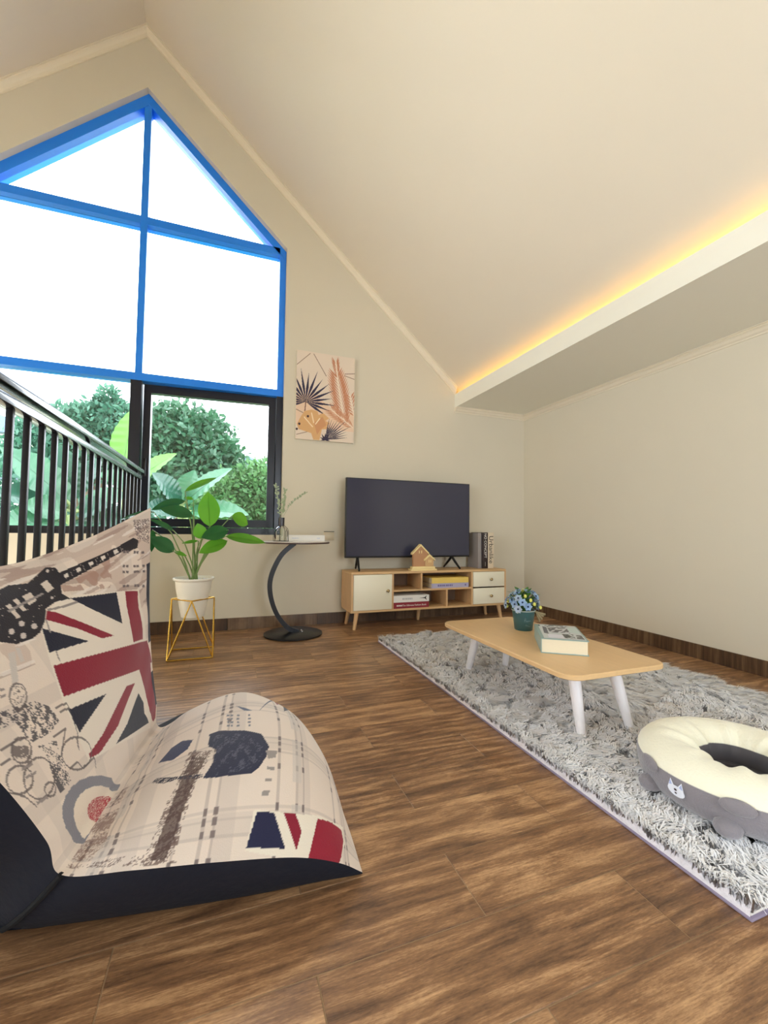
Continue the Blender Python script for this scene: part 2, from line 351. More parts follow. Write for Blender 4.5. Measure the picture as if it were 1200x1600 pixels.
# ------------------------------------------------------------------ gable windows
def gable_window(name, y, s, detail):
    """y: room-side plane of the frame, s: +1 when outside is +y"""
    root = struct(link(name, None, None, (0, y, 0)))
    wl, wr, zs, zh, za, ax = -1.498, 0.358, 0.640, 2.722, 3.590, -0.568
    t, dp = 0.045, 0.09*s
    def bar(nm, poly, mt, d0=0.0, d1=None): return MB().prism(poly, 'y', d0, dp if d1 is None else d1).build(nm, mt, root, False)
    def rail(nm, x0, x1, z0, z1, mt, d0=0.0, d1=None): return bar(nm, [(x0, z0), (x1, z0), (x1, z1), (x0, z1)], mt, d0, d1)
    sl = (za-zh)/(ax-wl); sr = (za-zh)/(wr-ax); k = t*math.hypot(1, sl)
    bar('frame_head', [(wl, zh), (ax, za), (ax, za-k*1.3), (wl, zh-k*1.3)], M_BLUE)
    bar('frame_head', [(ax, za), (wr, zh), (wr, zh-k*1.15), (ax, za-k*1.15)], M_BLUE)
    zt1a, zt1b = 2.690, 2.742; zt2a, zt2b = 1.640, 1.690; mx0, mx1 = -0.590, -0.548
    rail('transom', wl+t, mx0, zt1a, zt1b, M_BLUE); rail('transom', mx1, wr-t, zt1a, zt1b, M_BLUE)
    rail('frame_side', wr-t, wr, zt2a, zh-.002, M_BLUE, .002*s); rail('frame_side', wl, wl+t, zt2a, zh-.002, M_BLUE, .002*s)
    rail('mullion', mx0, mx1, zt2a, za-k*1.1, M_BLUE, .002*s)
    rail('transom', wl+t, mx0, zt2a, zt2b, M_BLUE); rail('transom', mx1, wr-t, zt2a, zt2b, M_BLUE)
    rail('frame_side', wr-t, wr, zs, zt2a, M_DARK); rail('frame_side', wl, wl+t, zs, zt2a, M_DARK)
    rail('mullion', mx0-0.022, mx1, zs+t, zt2a, M_DARK)
    rail('frame_sill', wl+t, wr-t, zs, zs+t, M_DARK)
    g0, g1 = 0.045*s, 0.049*s
    def pane(poly, par=root, a=g0, b=g1): return MB().prism(poly, 'y', a, b).build('pane', M_GLASS, par, False)
    pane([(wl+t, zt1b), (mx0, zt1b), (mx0, za-k*1.3), (wl+t, zh-k*0.4)]); pane([(mx1, zt1b), (wr-t, zt1b), (wr-t, zt1b+0.001), (mx1, za-k*1.15)])
    pane([(wl+t, zt2b), (mx0, zt2b), (mx0, zt1a), (wl+t, zt1a)]); pane([(mx1, zt2b), (wr-t, zt2b), (wr-t, zt1a), (mx1, zt1a)])
    pane([(wl+t, zs+t), (mx0-0.022, zs+t), (mx0-0.022, zt2a), (wl+t, zt2a)])
    # opening casement, hinged on the right jamb
    sx0, sx1, sz0, sz1, st = mx1+0.004, wr-t-0.003, zs+t+0.003, zt2a-0.003, 0.055
    sash = link('casement', None, root, (sx1, 0.03*s, 0), (0, 0, -s*math.radians(2.2) if detail else 0))
    sw = sx1-sx0
    def sbar(nm, x0, x1, z0, z1): return MB().prism([(x0, z0), (x1, z0), (x1, z1), (x0, z1)], 'y', 0.0, 0.05*s).build(nm, M_DARK, sash, False)
    sbar('stile', -sw, -sw+st*0.8, sz0, sz1); sbar('stile', -st*0.9, 0, sz0, sz1); sbar('sash_rail', -sw+st*0.8, -st*0.9, sz0, sz0+st); sbar('sash_rail', -sw+st*0.8, -st*0.9, sz1-st, sz1)
    MB().prism([(-sw+st*0.8, sz0+st), (-st*0.9, sz0+st), (-st*0.9, sz1-st), (-sw+st*0.8, sz1-st)], 'y', 0.02*s, 0.024*s).build('pane', M_GLASS, sash, False)
    if detail:
        MB().box(-sw+0.012, -sw+0.03, -0.025, 0.0, 1.02, 1.14, 0.004).build('window_handle', M_BLACK, sash)
    return root
gable_window('window_1', D+0.045, 1, True)
w2 = struct(link('added_window_rear', None, None, (0, YF-0.045, 0))); a, b, c, d = RWN; h = (a+b)/2  # unseen rear window, added to let in more daylight
for x0, x1, z0, z1, nm in ((a, b, c, c+.045, 'frame_sill'), (a, b, d-.045, d, 'frame_head'), (a, a+.045, c+.045, d-.045, 'frame_side'), (b-.045, b, c+.045, d-.045, 'frame_side'), (h-.025, h+.025, c+.045, d-.045, 'mullion')):
    MB().box(x0, x1, -.09, 0, z0, z1).build(nm, M_DARK, w2, False)
for x0, x1 in ((a+.045, h-.025), (h+.025, b-.045)): MB().box(x0, x1, -.049, -.045, c+.045, d-.045).build('pane', M_GLASS, w2, False)
MB().box(-1.498, 0.358, D+.002, D+0.045, 0.640, 0.646).build('window_sill', M_DARK, None, False)
bpy.data.objects['window_sill'].parent = bpy.data.objects['window_1']; bpy.data.objects['window_sill'].location = (0, -(D+0.045), 0)

w3 = struct(link('added_window_left', None, None, (WL-0.04, 0, 0))); a, b, c, d = LWN; h = (a+b)/2  # unseen stairwell window, added to brighten the floor and rug
for y0, y1, z0, z1, nm in ((a, b, c, c+.045, 'frame_sill'), (a, b, d-.045, d, 'frame_head'), (a, a+.045, c+.045, d-.045, 'frame_side'), (b-.045, b, c+.045, d-.045, 'frame_side'), (h-.025, h+.025, c+.045, d-.045, 'mullion')):
    MB().box(-.08, 0, y0, y1, z0, z1).build(nm, M_DARK, w3, False)
for y0, y1 in ((a+.045, h-.025), (h+.025, b-.045)): MB().box(-.044, -.040, y0, y1, c+.045, d-.045).build('pane', M_GLASS, w3, False)

# ------------------------------------------------------------------ stair railing
RX = -0.535
rl = thing('stair_railing', 'black metal stair railing with thin square balusters beside the gable window', 'railing', (RX, 3.0, 0))
def rbox(nm, x0, x1, ya, yb, z0, z1, mt=M_BLACK, bev=0.003): return MB().box(x0, x1, ya-3.0, yb-3.0, z0, z1, bev).build(nm, mt, rl)
M_RAIL = mat('glossy_black_rail_paint', (40, 38, 44), 0.22, metal=0.2, coat=0.3)
rbox('handrail', -0.032, 0.032, -0.6, 3.05, 1.022, 1.046, M_RAIL, 0.006)
rbox('under_rail', -0.02, 0.02, -0.6, 3.05, 0.984, 1.008, M_RAIL)
for yy in (0.0, 1.0, 2.0, 2.98): rbox('rail_spacer', -0.008, 0.008, yy, yy+0.02, 1.008, 1.022)
rbox('bottom_rail', -0.018, 0.018, -0.6, 3.05, 0.07, 0.095)
bal = MB().box(-0.0075, 0.0075, -0.0075, 0.0075, 0.095, 0.984, 0.001).mesh('baluster', M_BLACK)
for k in range(-16, 18):
    y = 1.358+0.1015*k
    if -0.3 < y < 3.03: link('baluster', bal, rl, (0, y-3.0, 0))
for yy in (-0.58, 1.2, 3.03): rbox('post', -0.018, 0.018, yy, yy+0.018, 0.0, 0.984)

# stairwell lamp on the left wall
lp = thing('wall_lamp', 'brass wall lamp with a round glowing glass globe in the stairwell', 'lamp', (WL, 2.2, 0.55))
MB().box(0, 0.015, -0.04, 0.04, -0.07, 0.07, 0.004).build('back_plate', mat('brass', (190, 150, 70), 0.3, metal=1), lp)
MB().tube([(0.015, 0, 0), (0.06, 0, 0), (0.09, 0, 0.03)], 0.008).build('arm', MATS['brass'], lp)
MB().ball((0.09, 0, 0.09), 0.065, 20, 12).build('globe', mat_emit('warm_globe', (255, 190, 90), 30.0), lp)

# ------------------------------------------------------------------ wall art and outlet
nx, nz = 200, 298
ax0, ax1, az0, az1 = 0.440, 0.872, 1.330, 1.975
gx, gz = np.meshgrid(np.linspace(0, 1, nx), np.linspace(0, 1, nz), indexing='ij'); U, V_ = gx.ravel(), 1-gz.ravel()   # V_: 0 top .. 1 bottom
C = np.tile(np.array(lin(232, 214, 196)[:3]), (len(U), 1))
asp = 1.49; Y_ = V_*asp
def paint(mask, rgb): C[mask] = lin(*rgb)[:3]
paint(in_poly(U, Y_, [(0, .75), (.3, .7), (.7, 1.0), (1, .95), (1, 1.3), (0, 1.25)]), (236, 205, 178))
for ln in ([(.0, .25), (.22, .03)], [(.28, .03), (.5, .38)], [(.82, .3), (1, .27)], [(.82, .33), (1, .37)], [(0, 1.0), (.12, 1.05)], [(.02, 1.42), (.2, 1.36)]): paint(near_line(U, Y_, ln, .006), (150, 120, 105))
def frond(cx, cy, tip, n, ln, w, col, ang0, ang1):
    for i in range(n):
        a = ang0+(ang1-ang0)*i/(n-1); L = ln*(0.75+0.25*math.sin(PI*i/(n-1)))*random.uniform(.85, 1.1)
        ex, ey = cx+L*math.cos(a), cy-L*math.sin(a); nx_, ny_ = -math.sin(a)*w, -math.cos(a)*w
        mxp, myp = cx+(ex-cx)*.45, cy+(ey-cy)*.45
        paint(in_poly(U, Y_, [(cx, cy), (mxp+nx_, myp+ny_), (ex, ey), (mxp-nx_, myp-ny_)]), col)
def feather(base, tip, n, ln, col, bend, w=0.013):
    (x0, y0), (x1, y1) = base, tip
    for i in range(n):
        t = i/n; px, py = x0+(x1-x0)*t, y0+(y1-y0)*t; L = ln*(0.5+0.5*math.sin(PI*(0.12+0.85*t)))
        d = math.atan2(-(y1-y0), x1-x0)
        for s in (-1, 1):
            a = d+s*bend; ex, ey = px+L*math.cos(a), py-L*math.sin(a); nx_, ny_ = -math.sin(a)*w, -math.cos(a)*w
            paint(in_poly(U, Y_, [(px-nx_*.5, py-ny_*.5), ((px+ex)/2+nx_, (py+ey)/2+ny_), (ex, ey), ((px+ex)/2-nx_, (py+ey)/2-ny_)]), col)
    paint(near_line(U, Y_, [base, tip], .007), (246, 226, 204))
feather((.84, 1.20), (.68, .34), 15, .36, (202, 136, 102), .55, .0165)
feather((.70, .40), (.66, .12), 5, .22, (202, 136, 102), .35, .012)
feather((.98, 1.22), (.60, .95), 9, .26, (210, 150, 116), .5, .013)
feather((1.0, 1.02), (.92, .66), 7, .2, (204, 140, 108), .7, .014)
frond(.16, .86, None, 17, .60, .021, (58, 52, 76), math.radians(-30), math.radians(200))
paint(near_line(U, Y_, [(.16, .86), (.14, 1.1), (.1, 1.15)], .008), (120, 80, 70))
mon = [(.02, 1.25), (.08, 1.12), (.14, 1.02), (.26, .98), (.36, 1.0), (.38, 1.06), (.46, 1.02), (.56, 1.10), (.50, 1.15), (.58, 1.18), (.52, 1.24), (.57, 1.28), (.44, 1.30), (.40, 1.49), (.30, 1.49), (.26, 1.38), (.18, 1.36), (.05, 1.33)]
paint(in_poly(U, Y_, mon), (224, 176, 124))
paint(in_poly(U, Y_, [(.3, 1.2), (.45, 1.08), (.52, 1.22), (.42, 1.3), (.36, 1.4)]), (214, 156, 112))
for ln in ([(.14, 1.12), (.28, 1.27)], [(.26, 1.04), (.30, 1.2)], [(.40, 1.12), (.33, 1.22)]): paint(near_line(U, Y_, ln, .009), (248, 226, 190))
for c in ((.06, 1.24), (.02, 1.33), (.2, 1.1)): paint(np.hypot(U-c[0], Y_-c[1]) < .02, (70, 50, 60))
frond(.50, 1.47, None, 11, .50, .010, (60, 52, 74), math.radians(10), math.radians(80))
frond(.50, 1.48, None, 7, .13, .016, (54, 48, 70), math.radians(-5), math.radians(185))
me = np_mesh('canvas_print', np.stack([ax0+gx.ravel()*(ax1-ax0), np.full(len(U), -0.0285), az0+gz.ravel()*(az1-az0)], 1)-np.array([ax0, 0, az0]), grid_faces(nx, nz), mat_vcol('art_print', 0.7), C)
art = thing('canvas_art', 'botanical canvas print with navy fan palm and terracotta fronds on the wall', 'wall art', (ax0, D, az0))
MB().box(0, ax1-ax0, -0.028, -0.001, 0, az1-az0, 0.002).build('canvas', mat('canvas_edge', (236, 226, 210), 0.8), art)
link('canvas_print', me, art)
a, b_ = at_y(506, 831, D), at_y(521.5, 844, D)
oo = thing('wall_outlet', 'cream power outlet plate on the wall behind the side table', 'outlet', (a[0], D, b_[2]))
MB().box(0, b_[0]-a[0], -0.008, 0, 0, a[2]-b_[2], 0.002).build('plate', mat('cream_plastic', (216, 200, 170), 0.4), oo)
MB().box(0.004, b_[0]-a[0]-0.004, -0.011, -0.008, (a[2]-b_[2])*0.2, (a[2]-b_[2])*0.8, 0.001).build('socket', MATS['cream_plastic'], oo)
MB().box(0, b_[0]-a[0], -0.012, -0.0, a[2]-b_[2], a[2]-b_[2]+0.004).build('top_edge', mat('dark_plastic', (60, 50, 44), 0.5), oo)

# ------------------------------------------------------------------ TV console
M_OAK = mat('light_oak', (216, 176, 126), 0.5, noise=0.16, nscale=5, stretch=(1.5, 8, 18))
M_OAK_V = mat('light_oak_upright', (214, 172, 124), 0.5, noise=0.16, nscale=5, stretch=(14, 8, 1.5))
M_CREAM = mat('cream_lacquer', (240, 232, 208), 0.4)
M_BRASSK = mat('antique_brass', (176, 150, 104), 0.35, metal=0.7)
M_INNER = mat('console_back_panel', (120, 92, 70), 0.7)
cx0, cx1, cy0, cy1, cz0, cz1 = 0.798, 2.047, 2.79, 3.045, 0.116, 0.392
con = thing('tv_console', 'light oak TV console with cream door, two drawers and splayed legs', 'tv stand', (cx0, cy0, 0))
Wc, Dc = cx1-cx0, cy1-cy0
body = MB().box(0, Wc, 0, Dc, cz1-0.016, cz1, 0.002).build('top_panel', M_OAK, con)
MB().box(0, Wc, 0, Dc, cz0, cz0+0.015, 0.002).build('bottom_panel', M_OAK, con)
MB().box(0, 0.015, 0, Dc, cz0+0.015, cz1-0.016).build('side_panel', M_OAK_V, con); MB().box(Wc-0.015, Wc, 0, Dc, cz0+0.015, cz1-0.016).build('side_panel', M_OAK_V, con)
MB().box(0.015, Wc-0.015, Dc-0.008, Dc, cz0+0.015, cz1-0.016).build('back_panel', M_INNER, con)
def vert(nm, x, z0, z1): MB().box(x-cx0, x-cx0+0.013, 0.002, Dc-0.008, z0, z1).build(nm, M_OAK_V, con)
vert('divider', 1.096, cz0+0.015, cz1-0.016); vert('divider', 1.738, cz0+0.015, cz1-0.016)
MB().box(1.109-cx0, 1.738-cx0, 0.002, Dc-0.008, 0.250, 0.263).build('shelf', M_OAK, con)
vert('divider', 1.318, 0.263, cz1-0.016); vert('divider', 1.524, cz0+0.015, 0.250)
dr = MB().box(0.017, 1.094-cx0, -0.004, 0.012, cz0+0.017, cz1-0.018, 0.0015).build('door', M_CREAM, con)
kn = MB().lathe([(0.004, 0), (0.004, 0.010), (0.010, 0.012), (0.011, 0.018), (0.006, 0.021)], n=16).xf(Matrix.Rotation(PI/2, 4, 'X')).mesh('knob', M_BRASSK)
link('knob', kn, dr, (1.060-cx0, -0.004, 0.262))
for z0, z1 in ((0.262, 0.374), (0.133, 0.252)):
    d_ = MB().box(1.753-cx0, Wc-0.017, -0.004, 0.012, z0, z1, 0.0015).build('drawer', M_CREAM, con)
    MB().box(1.757-cx0, Wc-0.020, 0.012, Dc-0.03, z0+0.004, z1-0.02).build('drawer_box', M_INNER, d_)
    link('knob', kn, d_, (1.903-cx0, -0.004, (z0+z1)/2))
for lx, ly, sx, sy in ((0.05, 0.03, -.02, -.01), (0.05, Dc-0.03, -.02, .008), (0.605, Dc-0.05, -.012, .0), (Wc-0.05, 0.03, .02, -.01), (Wc-0.05, Dc-0.03, .02, .008)):
    MB().tube([(lx, ly, cz0), (lx+sx, ly+sy, 0.0)], [0.016, 0.011], 14).build('leg', M_OAK_V, con)

# ------------------------------------------------------------------ television
ty = 2.925; a = at_y(541, 745, ty); b_ = at_y(733.8, 757, ty); c_ = at_y(539.7, 872.5, ty)
tx0, tx1, tz1, tz0 = 0.5*(a[0]+c_[0]), b_[0], 0.5*(a[2]+b_[2]), c_[2]+0.002
tv = thing('television', 'large flat black television standing on the oak console', 'television', (tx0, ty, cz1))
M_TVB = mat('tv_black_plastic', (16, 16, 18), 0.4); tw, th = tx1-tx0, tz1-tz0; z_ = tz0-cz1
MB().box(0, tw, 0, 0.03, z_, z_+th, 0.002).build('bezel', M_TVB, tv)
M_SCR = mat('tv_screen', (60, 61, 80), 0.06, spec=0.5)
MB().box(0.006, tw-0.006, -0.0015, 0.002, z_+0.012, z_+th-0.006).build('screen', M_SCR, tv)
MB().box(0.15, tw-0.15, 0.03, 0.06, z_+0.05, z_+th*0.6, 0.01).build('back_housing', M_TVB, tv)
for lx, dx in ((0.095, .016), (tw-0.15, -.016)):
    for s in (-1, 1):
        MB().tube([(lx, 0.015, z_+0.004), (lx+s*dx*.35, 0.015+s*0.035, z_-0.030), (lx+s*dx, 0.015+s*0.098, 0.006)], [0.010, 0.0095, 0.007], 8).build('stand_leg', M_TVB, tv)

# ------------------------------------------------------------------ books
M_PAGE = mat('book_pages', (236, 224, 198), 0.85, noise=0.06, nscale=60, stretch=(1, 1, 30))
def illegible(parent, loc, rot, widths, h, material, gap=0.35):
    """row of small letter-like blocks for print too small to read"""
    m = MB(); x = 0; tot = sum(widths)+gap*h*(len(widths)-1)
    for w in widths: m.box(x-tot/2, x-tot/2+w, -h/2, h/2, 0, 0.0004); x += w+gap*h
    return m.build('lettering', material, parent, False, loc=loc) if rot is None else link('lettering', m.mesh('lettering', material, False), parent, loc, rot)
def flat_book(name, label, loc, rz, w, d, h, cover, spine=None, group=None, spine_side='front'):
    """lies flat; w along x (spine length), d along y; spine on the -y side"""
    t = thing(name, label, 'book', loc, rz, group); c = 0.0025
    MB().box(0, w, 0, d, 0, c, 0.0005).build('cover', cover, t); MB().box(0, w, 0, d, h-c, h, 0.0005).build('cover', cover, t)
    MB().box(0, w, 0, c, c, h-c).build('spine', spine or cover, t)
    MB().box(0.003, w-0.003, c, d-0.004, c, h-c).build('pages', M_PAGE, t); return t
M_INK = mat('grey_ink', (120, 118, 122), 0.8); M_WINK = mat('white_ink', (245, 240, 232), 0.8); M_KINK = mat('black_ink', (36, 30, 28), 0.8); M_VINK = mat('violet_ink', (112, 104, 156), 0.8)
FR = (PI/2, 0, 0)
zb = cz0+0.015; a = at_y(614, 940, cy0); b_ = at_y(670, 940, cy0); wB = b_[0]-a[0]-0.002
rb = flat_book('book', 'thick crimson book lying under the white book in the console', (1.1095, cy0+0.004, zb), 0, wB-0.002, 0.20, 0.042, mat('crimson_cover', (142, 34, 48), 0.5), None, 'books lying in the console')
link('title_lettering', text_mesh('The Ultimate Fashion Book', 0.017, M_WINK), rb, (wB*0.58, -0.0006, 0.02), FR)
illegible(rb, (wB*0.16, -0.0002, 0.02), FR, [0.008, 0.007, 0.008, 0.007], 0.010, M_WINK)
wb = flat_book('book', 'thick white book with a small black tower printed on its spine in the console', (1.1095, cy0+0.003, zb+0.0425), 0, wB, 0.205, 0.047, mat('white_cover', (238, 234, 228), 0.5), None, 'books lying in the console')
illegible(wb, (wB*0.38, -0.0002, 0.024), FR, [0.012, 0.007, 0.010, 0.008, 0.012, 0.007], 0.012, mat('pale_grey_ink', (186, 184, 186), 0.8))
tw_ = [(0, -.012), (.006, -.012), (.010, -.004), (.016, 0), (.010, .004), (.006, .012), (0, .012), (.004, 0)]
m = MB(); m.prism([(0, -.013), (.006, -.013), (.016, -.004), (.034, -.002), (.062, 0), (.034, .002), (.016, .004), (.006, .013), (0, .013), (.006, .004), (.006, -.004)], 'z', 0, 0.0005)
link('tower_print', m.mesh('tower_print', M_KINK, False), wb, (wB*0.93, -0.0002, 0.026), (PI/2, 0, PI))
m = MB(); m.ball((0, 0, 0), 0.003, 8, 6, (1, 1, .2)); link('tower_print', m.mesh('tower_print', mat('crimson_ink', (170, 40, 50), 0.8)), wb, (wB*0.92, -0.0004, 0.014), FR)
zs_ = 0.2632; lx = at_y(675, 910, cy0)[0]; rx = at_y(733, 910, cy0)[0]
lv = flat_book('book', 'lavender book lying under the yellow book on the console shelf', (lx-0.0, cy0+0.006, zs_), 0, rx-lx, 0.22, 0.034, mat('lavender_cover', (178, 172, 200), 0.5), None, 'books lying in the console')
illegible(lv, ((rx-lx)*0.36, -0.0002, 0.018), FR, [0.012, 0.010, 0.009, 0.012, 0.004, 0.012, 0.009, 0.010, 0.008], 0.013, M_VINK)
illegible(lv, ((rx-lx)*0.91, -0.0002, 0.018), FR, [0.012], 0.012, M_VINK)
yb = flat_book('book', 'yellow book lying on top of the lavender book on the console shelf', (lx+0.003, cy0+0.008, zs_+0.0345), 0, rx-lx-0.003, 0.215, 0.040, mat('yellow_cover', (238, 204, 104), 0.5), None, 'books lying in the console')
# upright books, spines to the room
def up_book(label, x0, x1, y0, h, cover, d=0.165):
    t = thing('book', label, 'book', (x0, y0, cz1), 0, 'books standing on the console'); w = x1-x0; c = 0.003
    MB().box(0, w, 0, c, 0, h, 0.0006).build('spine', cover, t); MB().box(0, c, c, d, 0, h).build('cover', cover, t); MB().box(w-c, w, c, d, 0, h).build('cover', cover, t)
    MB().box(c, w-c, c, d-0.005, 0.003, h-0.003).build('pages', M_PAGE, t); return t
ys = 2.872; xA, xB, xC = at_y(754, 860, ys)[0], at_y(762.5, 860, ys)[0], at_y(771.5, 860, ys)[0]; hb = at_y(758, 832, ys)[2]-cz1
bb = up_book('black book standing upright on the console with white spine lettering', xA, xB-0.001, ys, hb, mat('black_brown_cover', (48, 34, 34), 0.45))
link('title_lettering', text_mesh('NO CONCEPT', 0.030, M_WINK), bb, ((xB-xA)*0.52, -0.0006, hb*0.63), (PI/2, PI/2, 0))
MB().box((xB-xA)*0.5-0.0008, (xB-xA)*0.5+0.0008, -0.0005, 0, hb*0.06, hb*0.18).build('lettering', M_WINK, bb, False)
ub = up_book('cream book standing upright beside the black book with dark spine lettering', xB, xC, ys, hb, mat('cream_cover', (224, 206, 180), 0.5))
link('title_lettering', text_mesh('Urbanlike', 0.056, M_KINK), ub, ((xC-xB)*0.5, -0.0006, hb*0.52), (PI/2, PI/2, 0))
gb = up_book('grey book standing upright between the television and the black book', xA-0.034, xA-0.001, ys+0.012, hb-0.004, mat('grey_cover', (150, 142, 140), 0.5), 0.15)

# wooden house figurine
hy = 2.83; hx0 = at_y(640, 890, hy)[0]; hx1 = at_y(680, 890, hy)[0]
hf = thing('house_figurine', 'small plywood double house ornament standing before the television', 'figurine', (hx0, hy, cz1))
hw = hx1-hx0; M_PLY = mat('plywood', (214, 172, 120), 0.55, noise=0.08, nscale=30); M_PLYL = mat('pale_plywood', (246, 222, 160), 0.5); M_PLYD = mat('tan_plywood', (190, 140, 100), 0.6)
MB().box(0, hw, -0.030, 0.030, 0, 0.013, 0.002).build('base', M_PLYL, hf); MB().box(0.012, hw-0.012, -0.024, 0.024, 0.013, 0.030, 0.002).build('step', M_PLYL, hf)
def house(px0, px1, zw, za, y0, y1, mt, nm):
    mx = (px0+px1)/2; MB().prism([(px0, 0.030), (px1, 0.030), (px1, zw), (mx, za-0.012), (px0, zw)], 'y', y0, y1).build(nm, mt, hf, False)
    t = 0.011; ov = 0.010; s = (za-0.012-zw)/(mx-px0)
    for sg in (-1, 1):
        e = px0-ov if sg < 0 else px1+ov; ez = zw-ov*s
        MB().prism([(mx, za-0.012), (mx, za+0.002), (e, ez+t*1.1), (e, ez)], 'y', y0-0.005, y1+0.004).build('roof', M_PLYL, hf, False)
house(0.026, 0.026+hw*0.55, 0.125, 0.190, -0.010, 0.016, M_PLYD, 'front_wall'); house(0.026+hw*0.44, 0.026+hw*0.76, 0.078, 0.118, -0.019, -0.010, M_PLY, 'annex_wall')
for wx, wz, y0 in ((hw*.33, .125, -.0115), (hw*.42, .125, -.0115), (hw*.69, .058, -.0205), (hw*.76, .058, -.0205)): MB().box(wx, wx+.006, y0, y0+.003, wz, wz+.02).build('window_frame', M_PLYL, hf, False)

# ------------------------------------------------------------------ side table with vase and book
st = thing('side_table', 'round side table with black curved arc stem beside the console', 'side table', (0.42, 2.815, 0))
M_TOPD = mat('brown_table_edge', (92, 72, 64), 0.4); M_TOPW = mat('pale_table_top', (232, 222, 212), 0.25)
MB().lathe([(0.178, 0), (0.186, 0.003), (0.186, 0.010), (0.170, 0.016), (0.03, 0.018), (0.0005, 0.018)], n=56).build('base', M_BLACK, st)
MB().lathe([(0.212, 0.5895), (0.216, 0.592), (0.216, 0.598), (0.212, 0.600)], (0.008, 0, 0), n=64).build('table_edge', M_TOPD, st)
MB().lathe([(0.211, 0.5995), (0.211, 0.604), (0.0005, 0.604)], (0.008, 0, 0), n=64).build('table_top', M_TOPW, st)
arc = []
P3 = [(0.03, 0.016), (-0.04, 0.05), (-0.112, 0.146), (-0.151, 0.270), (-0.147, 0.382), (-0.088, 0.511), (-0.003, 0.590)]
for i in range(len(P3)-1):
    p0, p1, p2, p3 = P3[max(i-1, 0)], P3[i], P3[i+1], P3[min(i+2, len(P3)-1)]
    for k in range(8):
        t = k/8; f = lambda a, b, c, d: 0.5*(2*b+(c-a)*t+(2*a-5*b+4*c-d)*t*t+(3*b-a-3*c+d)*t**3); arc.append((f(p0[0], p1[0], p2[0], p3[0]), f(p0[1], p1[1], p2[1], p3[1])))
arc.append(P3[-1])
V = []; n = len(arc)
for i, (x, z) in enumerate(arc):
    tx, tz = arc[min(i+1, n-1)][0]-arc[max(i-1, 0)][0], arc[min(i+1, n-1)][1]-arc[max(i-1, 0)][1]; l = math.hypot(tx, tz); nx_, nz_ = -tz/l*0.014, tx/l*0.014
    for sx, sy in ((1, 1), (1, -1), (-1, -1), (-1, 1)): V.append((x+nx_*sx, sy*0.016, z+nz_*sx))
Fc = [(i*4+k, i*4+(k+1) % 4, (i+1)*4+(k+1) % 4, (i+1)*4+k) for i in range(n-1) for k in range(4)]+[(3, 2, 1, 0), (n*4-4, n*4-3, n*4-2, n*4-1)]
MB().faces(V, Fc).build('arc_stem', M_BLACK, st)
MB().lathe([(0.045, 0), (0.045, 0.006)], (0.0, 0, 0.584), n=24).build('mount_plate', M_BLACK, st)
for bx, by in ((0.035, 0.02), (0.035, -0.02)): MB().ball((bx+0.02, by, 0.019), 0.006, 10, 6).build('bolt', mat('steel', (190, 190, 195), 0.25, metal=1), st)
vx, vy, vz = 0.322, 2.75, 0.604
vs = thing('wire_vase', 'small clear glass vase in a black wire cage on the round side table', 'vase', (vx, vy, vz))
MB().lathe([(0.040, 0), (0.044, 0.004), (0.044, 0.060), (0.036, 0.080), (0.018, 0.096), (0.016, 0.142), (0.018, 0.146)], n=28, caps=False).build('glass_body', mat_glass('vase_glass', (0.93, 0.96, 0.95)), vs)
MB().lathe([(0.017, 0.098), (0.0185, 0.098), (0.0195, 0.150), (0.017, 0.150)], n=24, caps=False).build('neck_band', mat('smoky_glass', (60, 58, 66), 0.15), vs)
for k in range(9):
    an = 2*PI*k/9+0.2; f = lambda r, z: (r*math.cos(an), r*math.sin(an), z)
    MB().tube([f(.048, .002), f(.048, .062), f(.042, .080), f(.030, .092), f(.019, .100)], 0.0013, 6).build('cage_wire', M_BLACK, vs)
MB().tube([(0.048*math.cos(2*PI*k/28), 0.048*math.sin(2*PI*k/28), 0.002) for k in range(29)], 0.0015, 6).build('cage_ring', M_BLACK, vs)
M_SPRIG = mat_leaf('dried_sprig', (196, 202, 170), (150, 168, 128), 0.25)
def sprig(pts, n, sz):
    s_ = thing('dried_sprig', lab_sprig[len(sprigs)], 'dried flower', (vx, vy, vz), 0, 'dried sprigs in the wire vase'); sprigs.append(s_)
    pts = [Vector(p) for p in pts]; MB().tube(pts, 0.0012, 5).build('stem', M_SPRIG, s_)
    m = MB()
    for i in range(n):
        t = 0.42+0.58*i/n; k = min(int(t*(len(pts)-1)), len(pts)-2); u = t*(len(pts)-1)-k; p = pts[k].lerp(pts[k+1], u)
        d = Vector((random.uniform(-1, 1), random.uniform(-.6, .6), random.uniform(.1, 1))).normalized(); sd = d.cross(Vector((0, 1, .2))).normalized()
        L = sz*random.uniform(.7, 1.2); m.faces([p, p+d*L*.5+sd*L*.28, p+d*L, p+d*L*.5-sd*L*.28], [(0, 1, 2, 3)])
    m.build('leaflets', M_SPRIG, s_)['kind'] = 'stuff'
sprigs = []; lab_sprig = ['pale dried sprig leaning toward the window in the wire vase', 'pale dried sprig standing straight up in the wire vase', 'pale dried sprig curving far out of the wire vase']
sprig([(-.006, -.004, .03), (-.010, -.004, .15), (-.026, -.006, .25), (-.036, -.008, .36)], 30, .022)
sprig([(0.002, .006, .03), (.002, .008, .15), (.010, .02, .24), (.022, .03, .33)], 34, .022)
sprig([(0.006, 0, .03), (.012, 0, .16), (.055, -.003, .24), (.11, -.004, .285), (.155, -.004, .315)], 30, .016)
sb = flat_book('book', 'plain white book lying on the round side table', (0.372, 2.76, vz), 0.0, 0.232, 0.13, 0.040, MATS['white_cover'])
illegible(sb, (0.04, -0.0002, 0.02), FR, [0.03, 0.012], 0.003, mat('pale_blue_ink', (190, 200, 226), 0.8)); illegible(sb, (0.19, -0.0002, 0.02), FR, [0.02], 0.003, MATS['pale_blue_ink'])

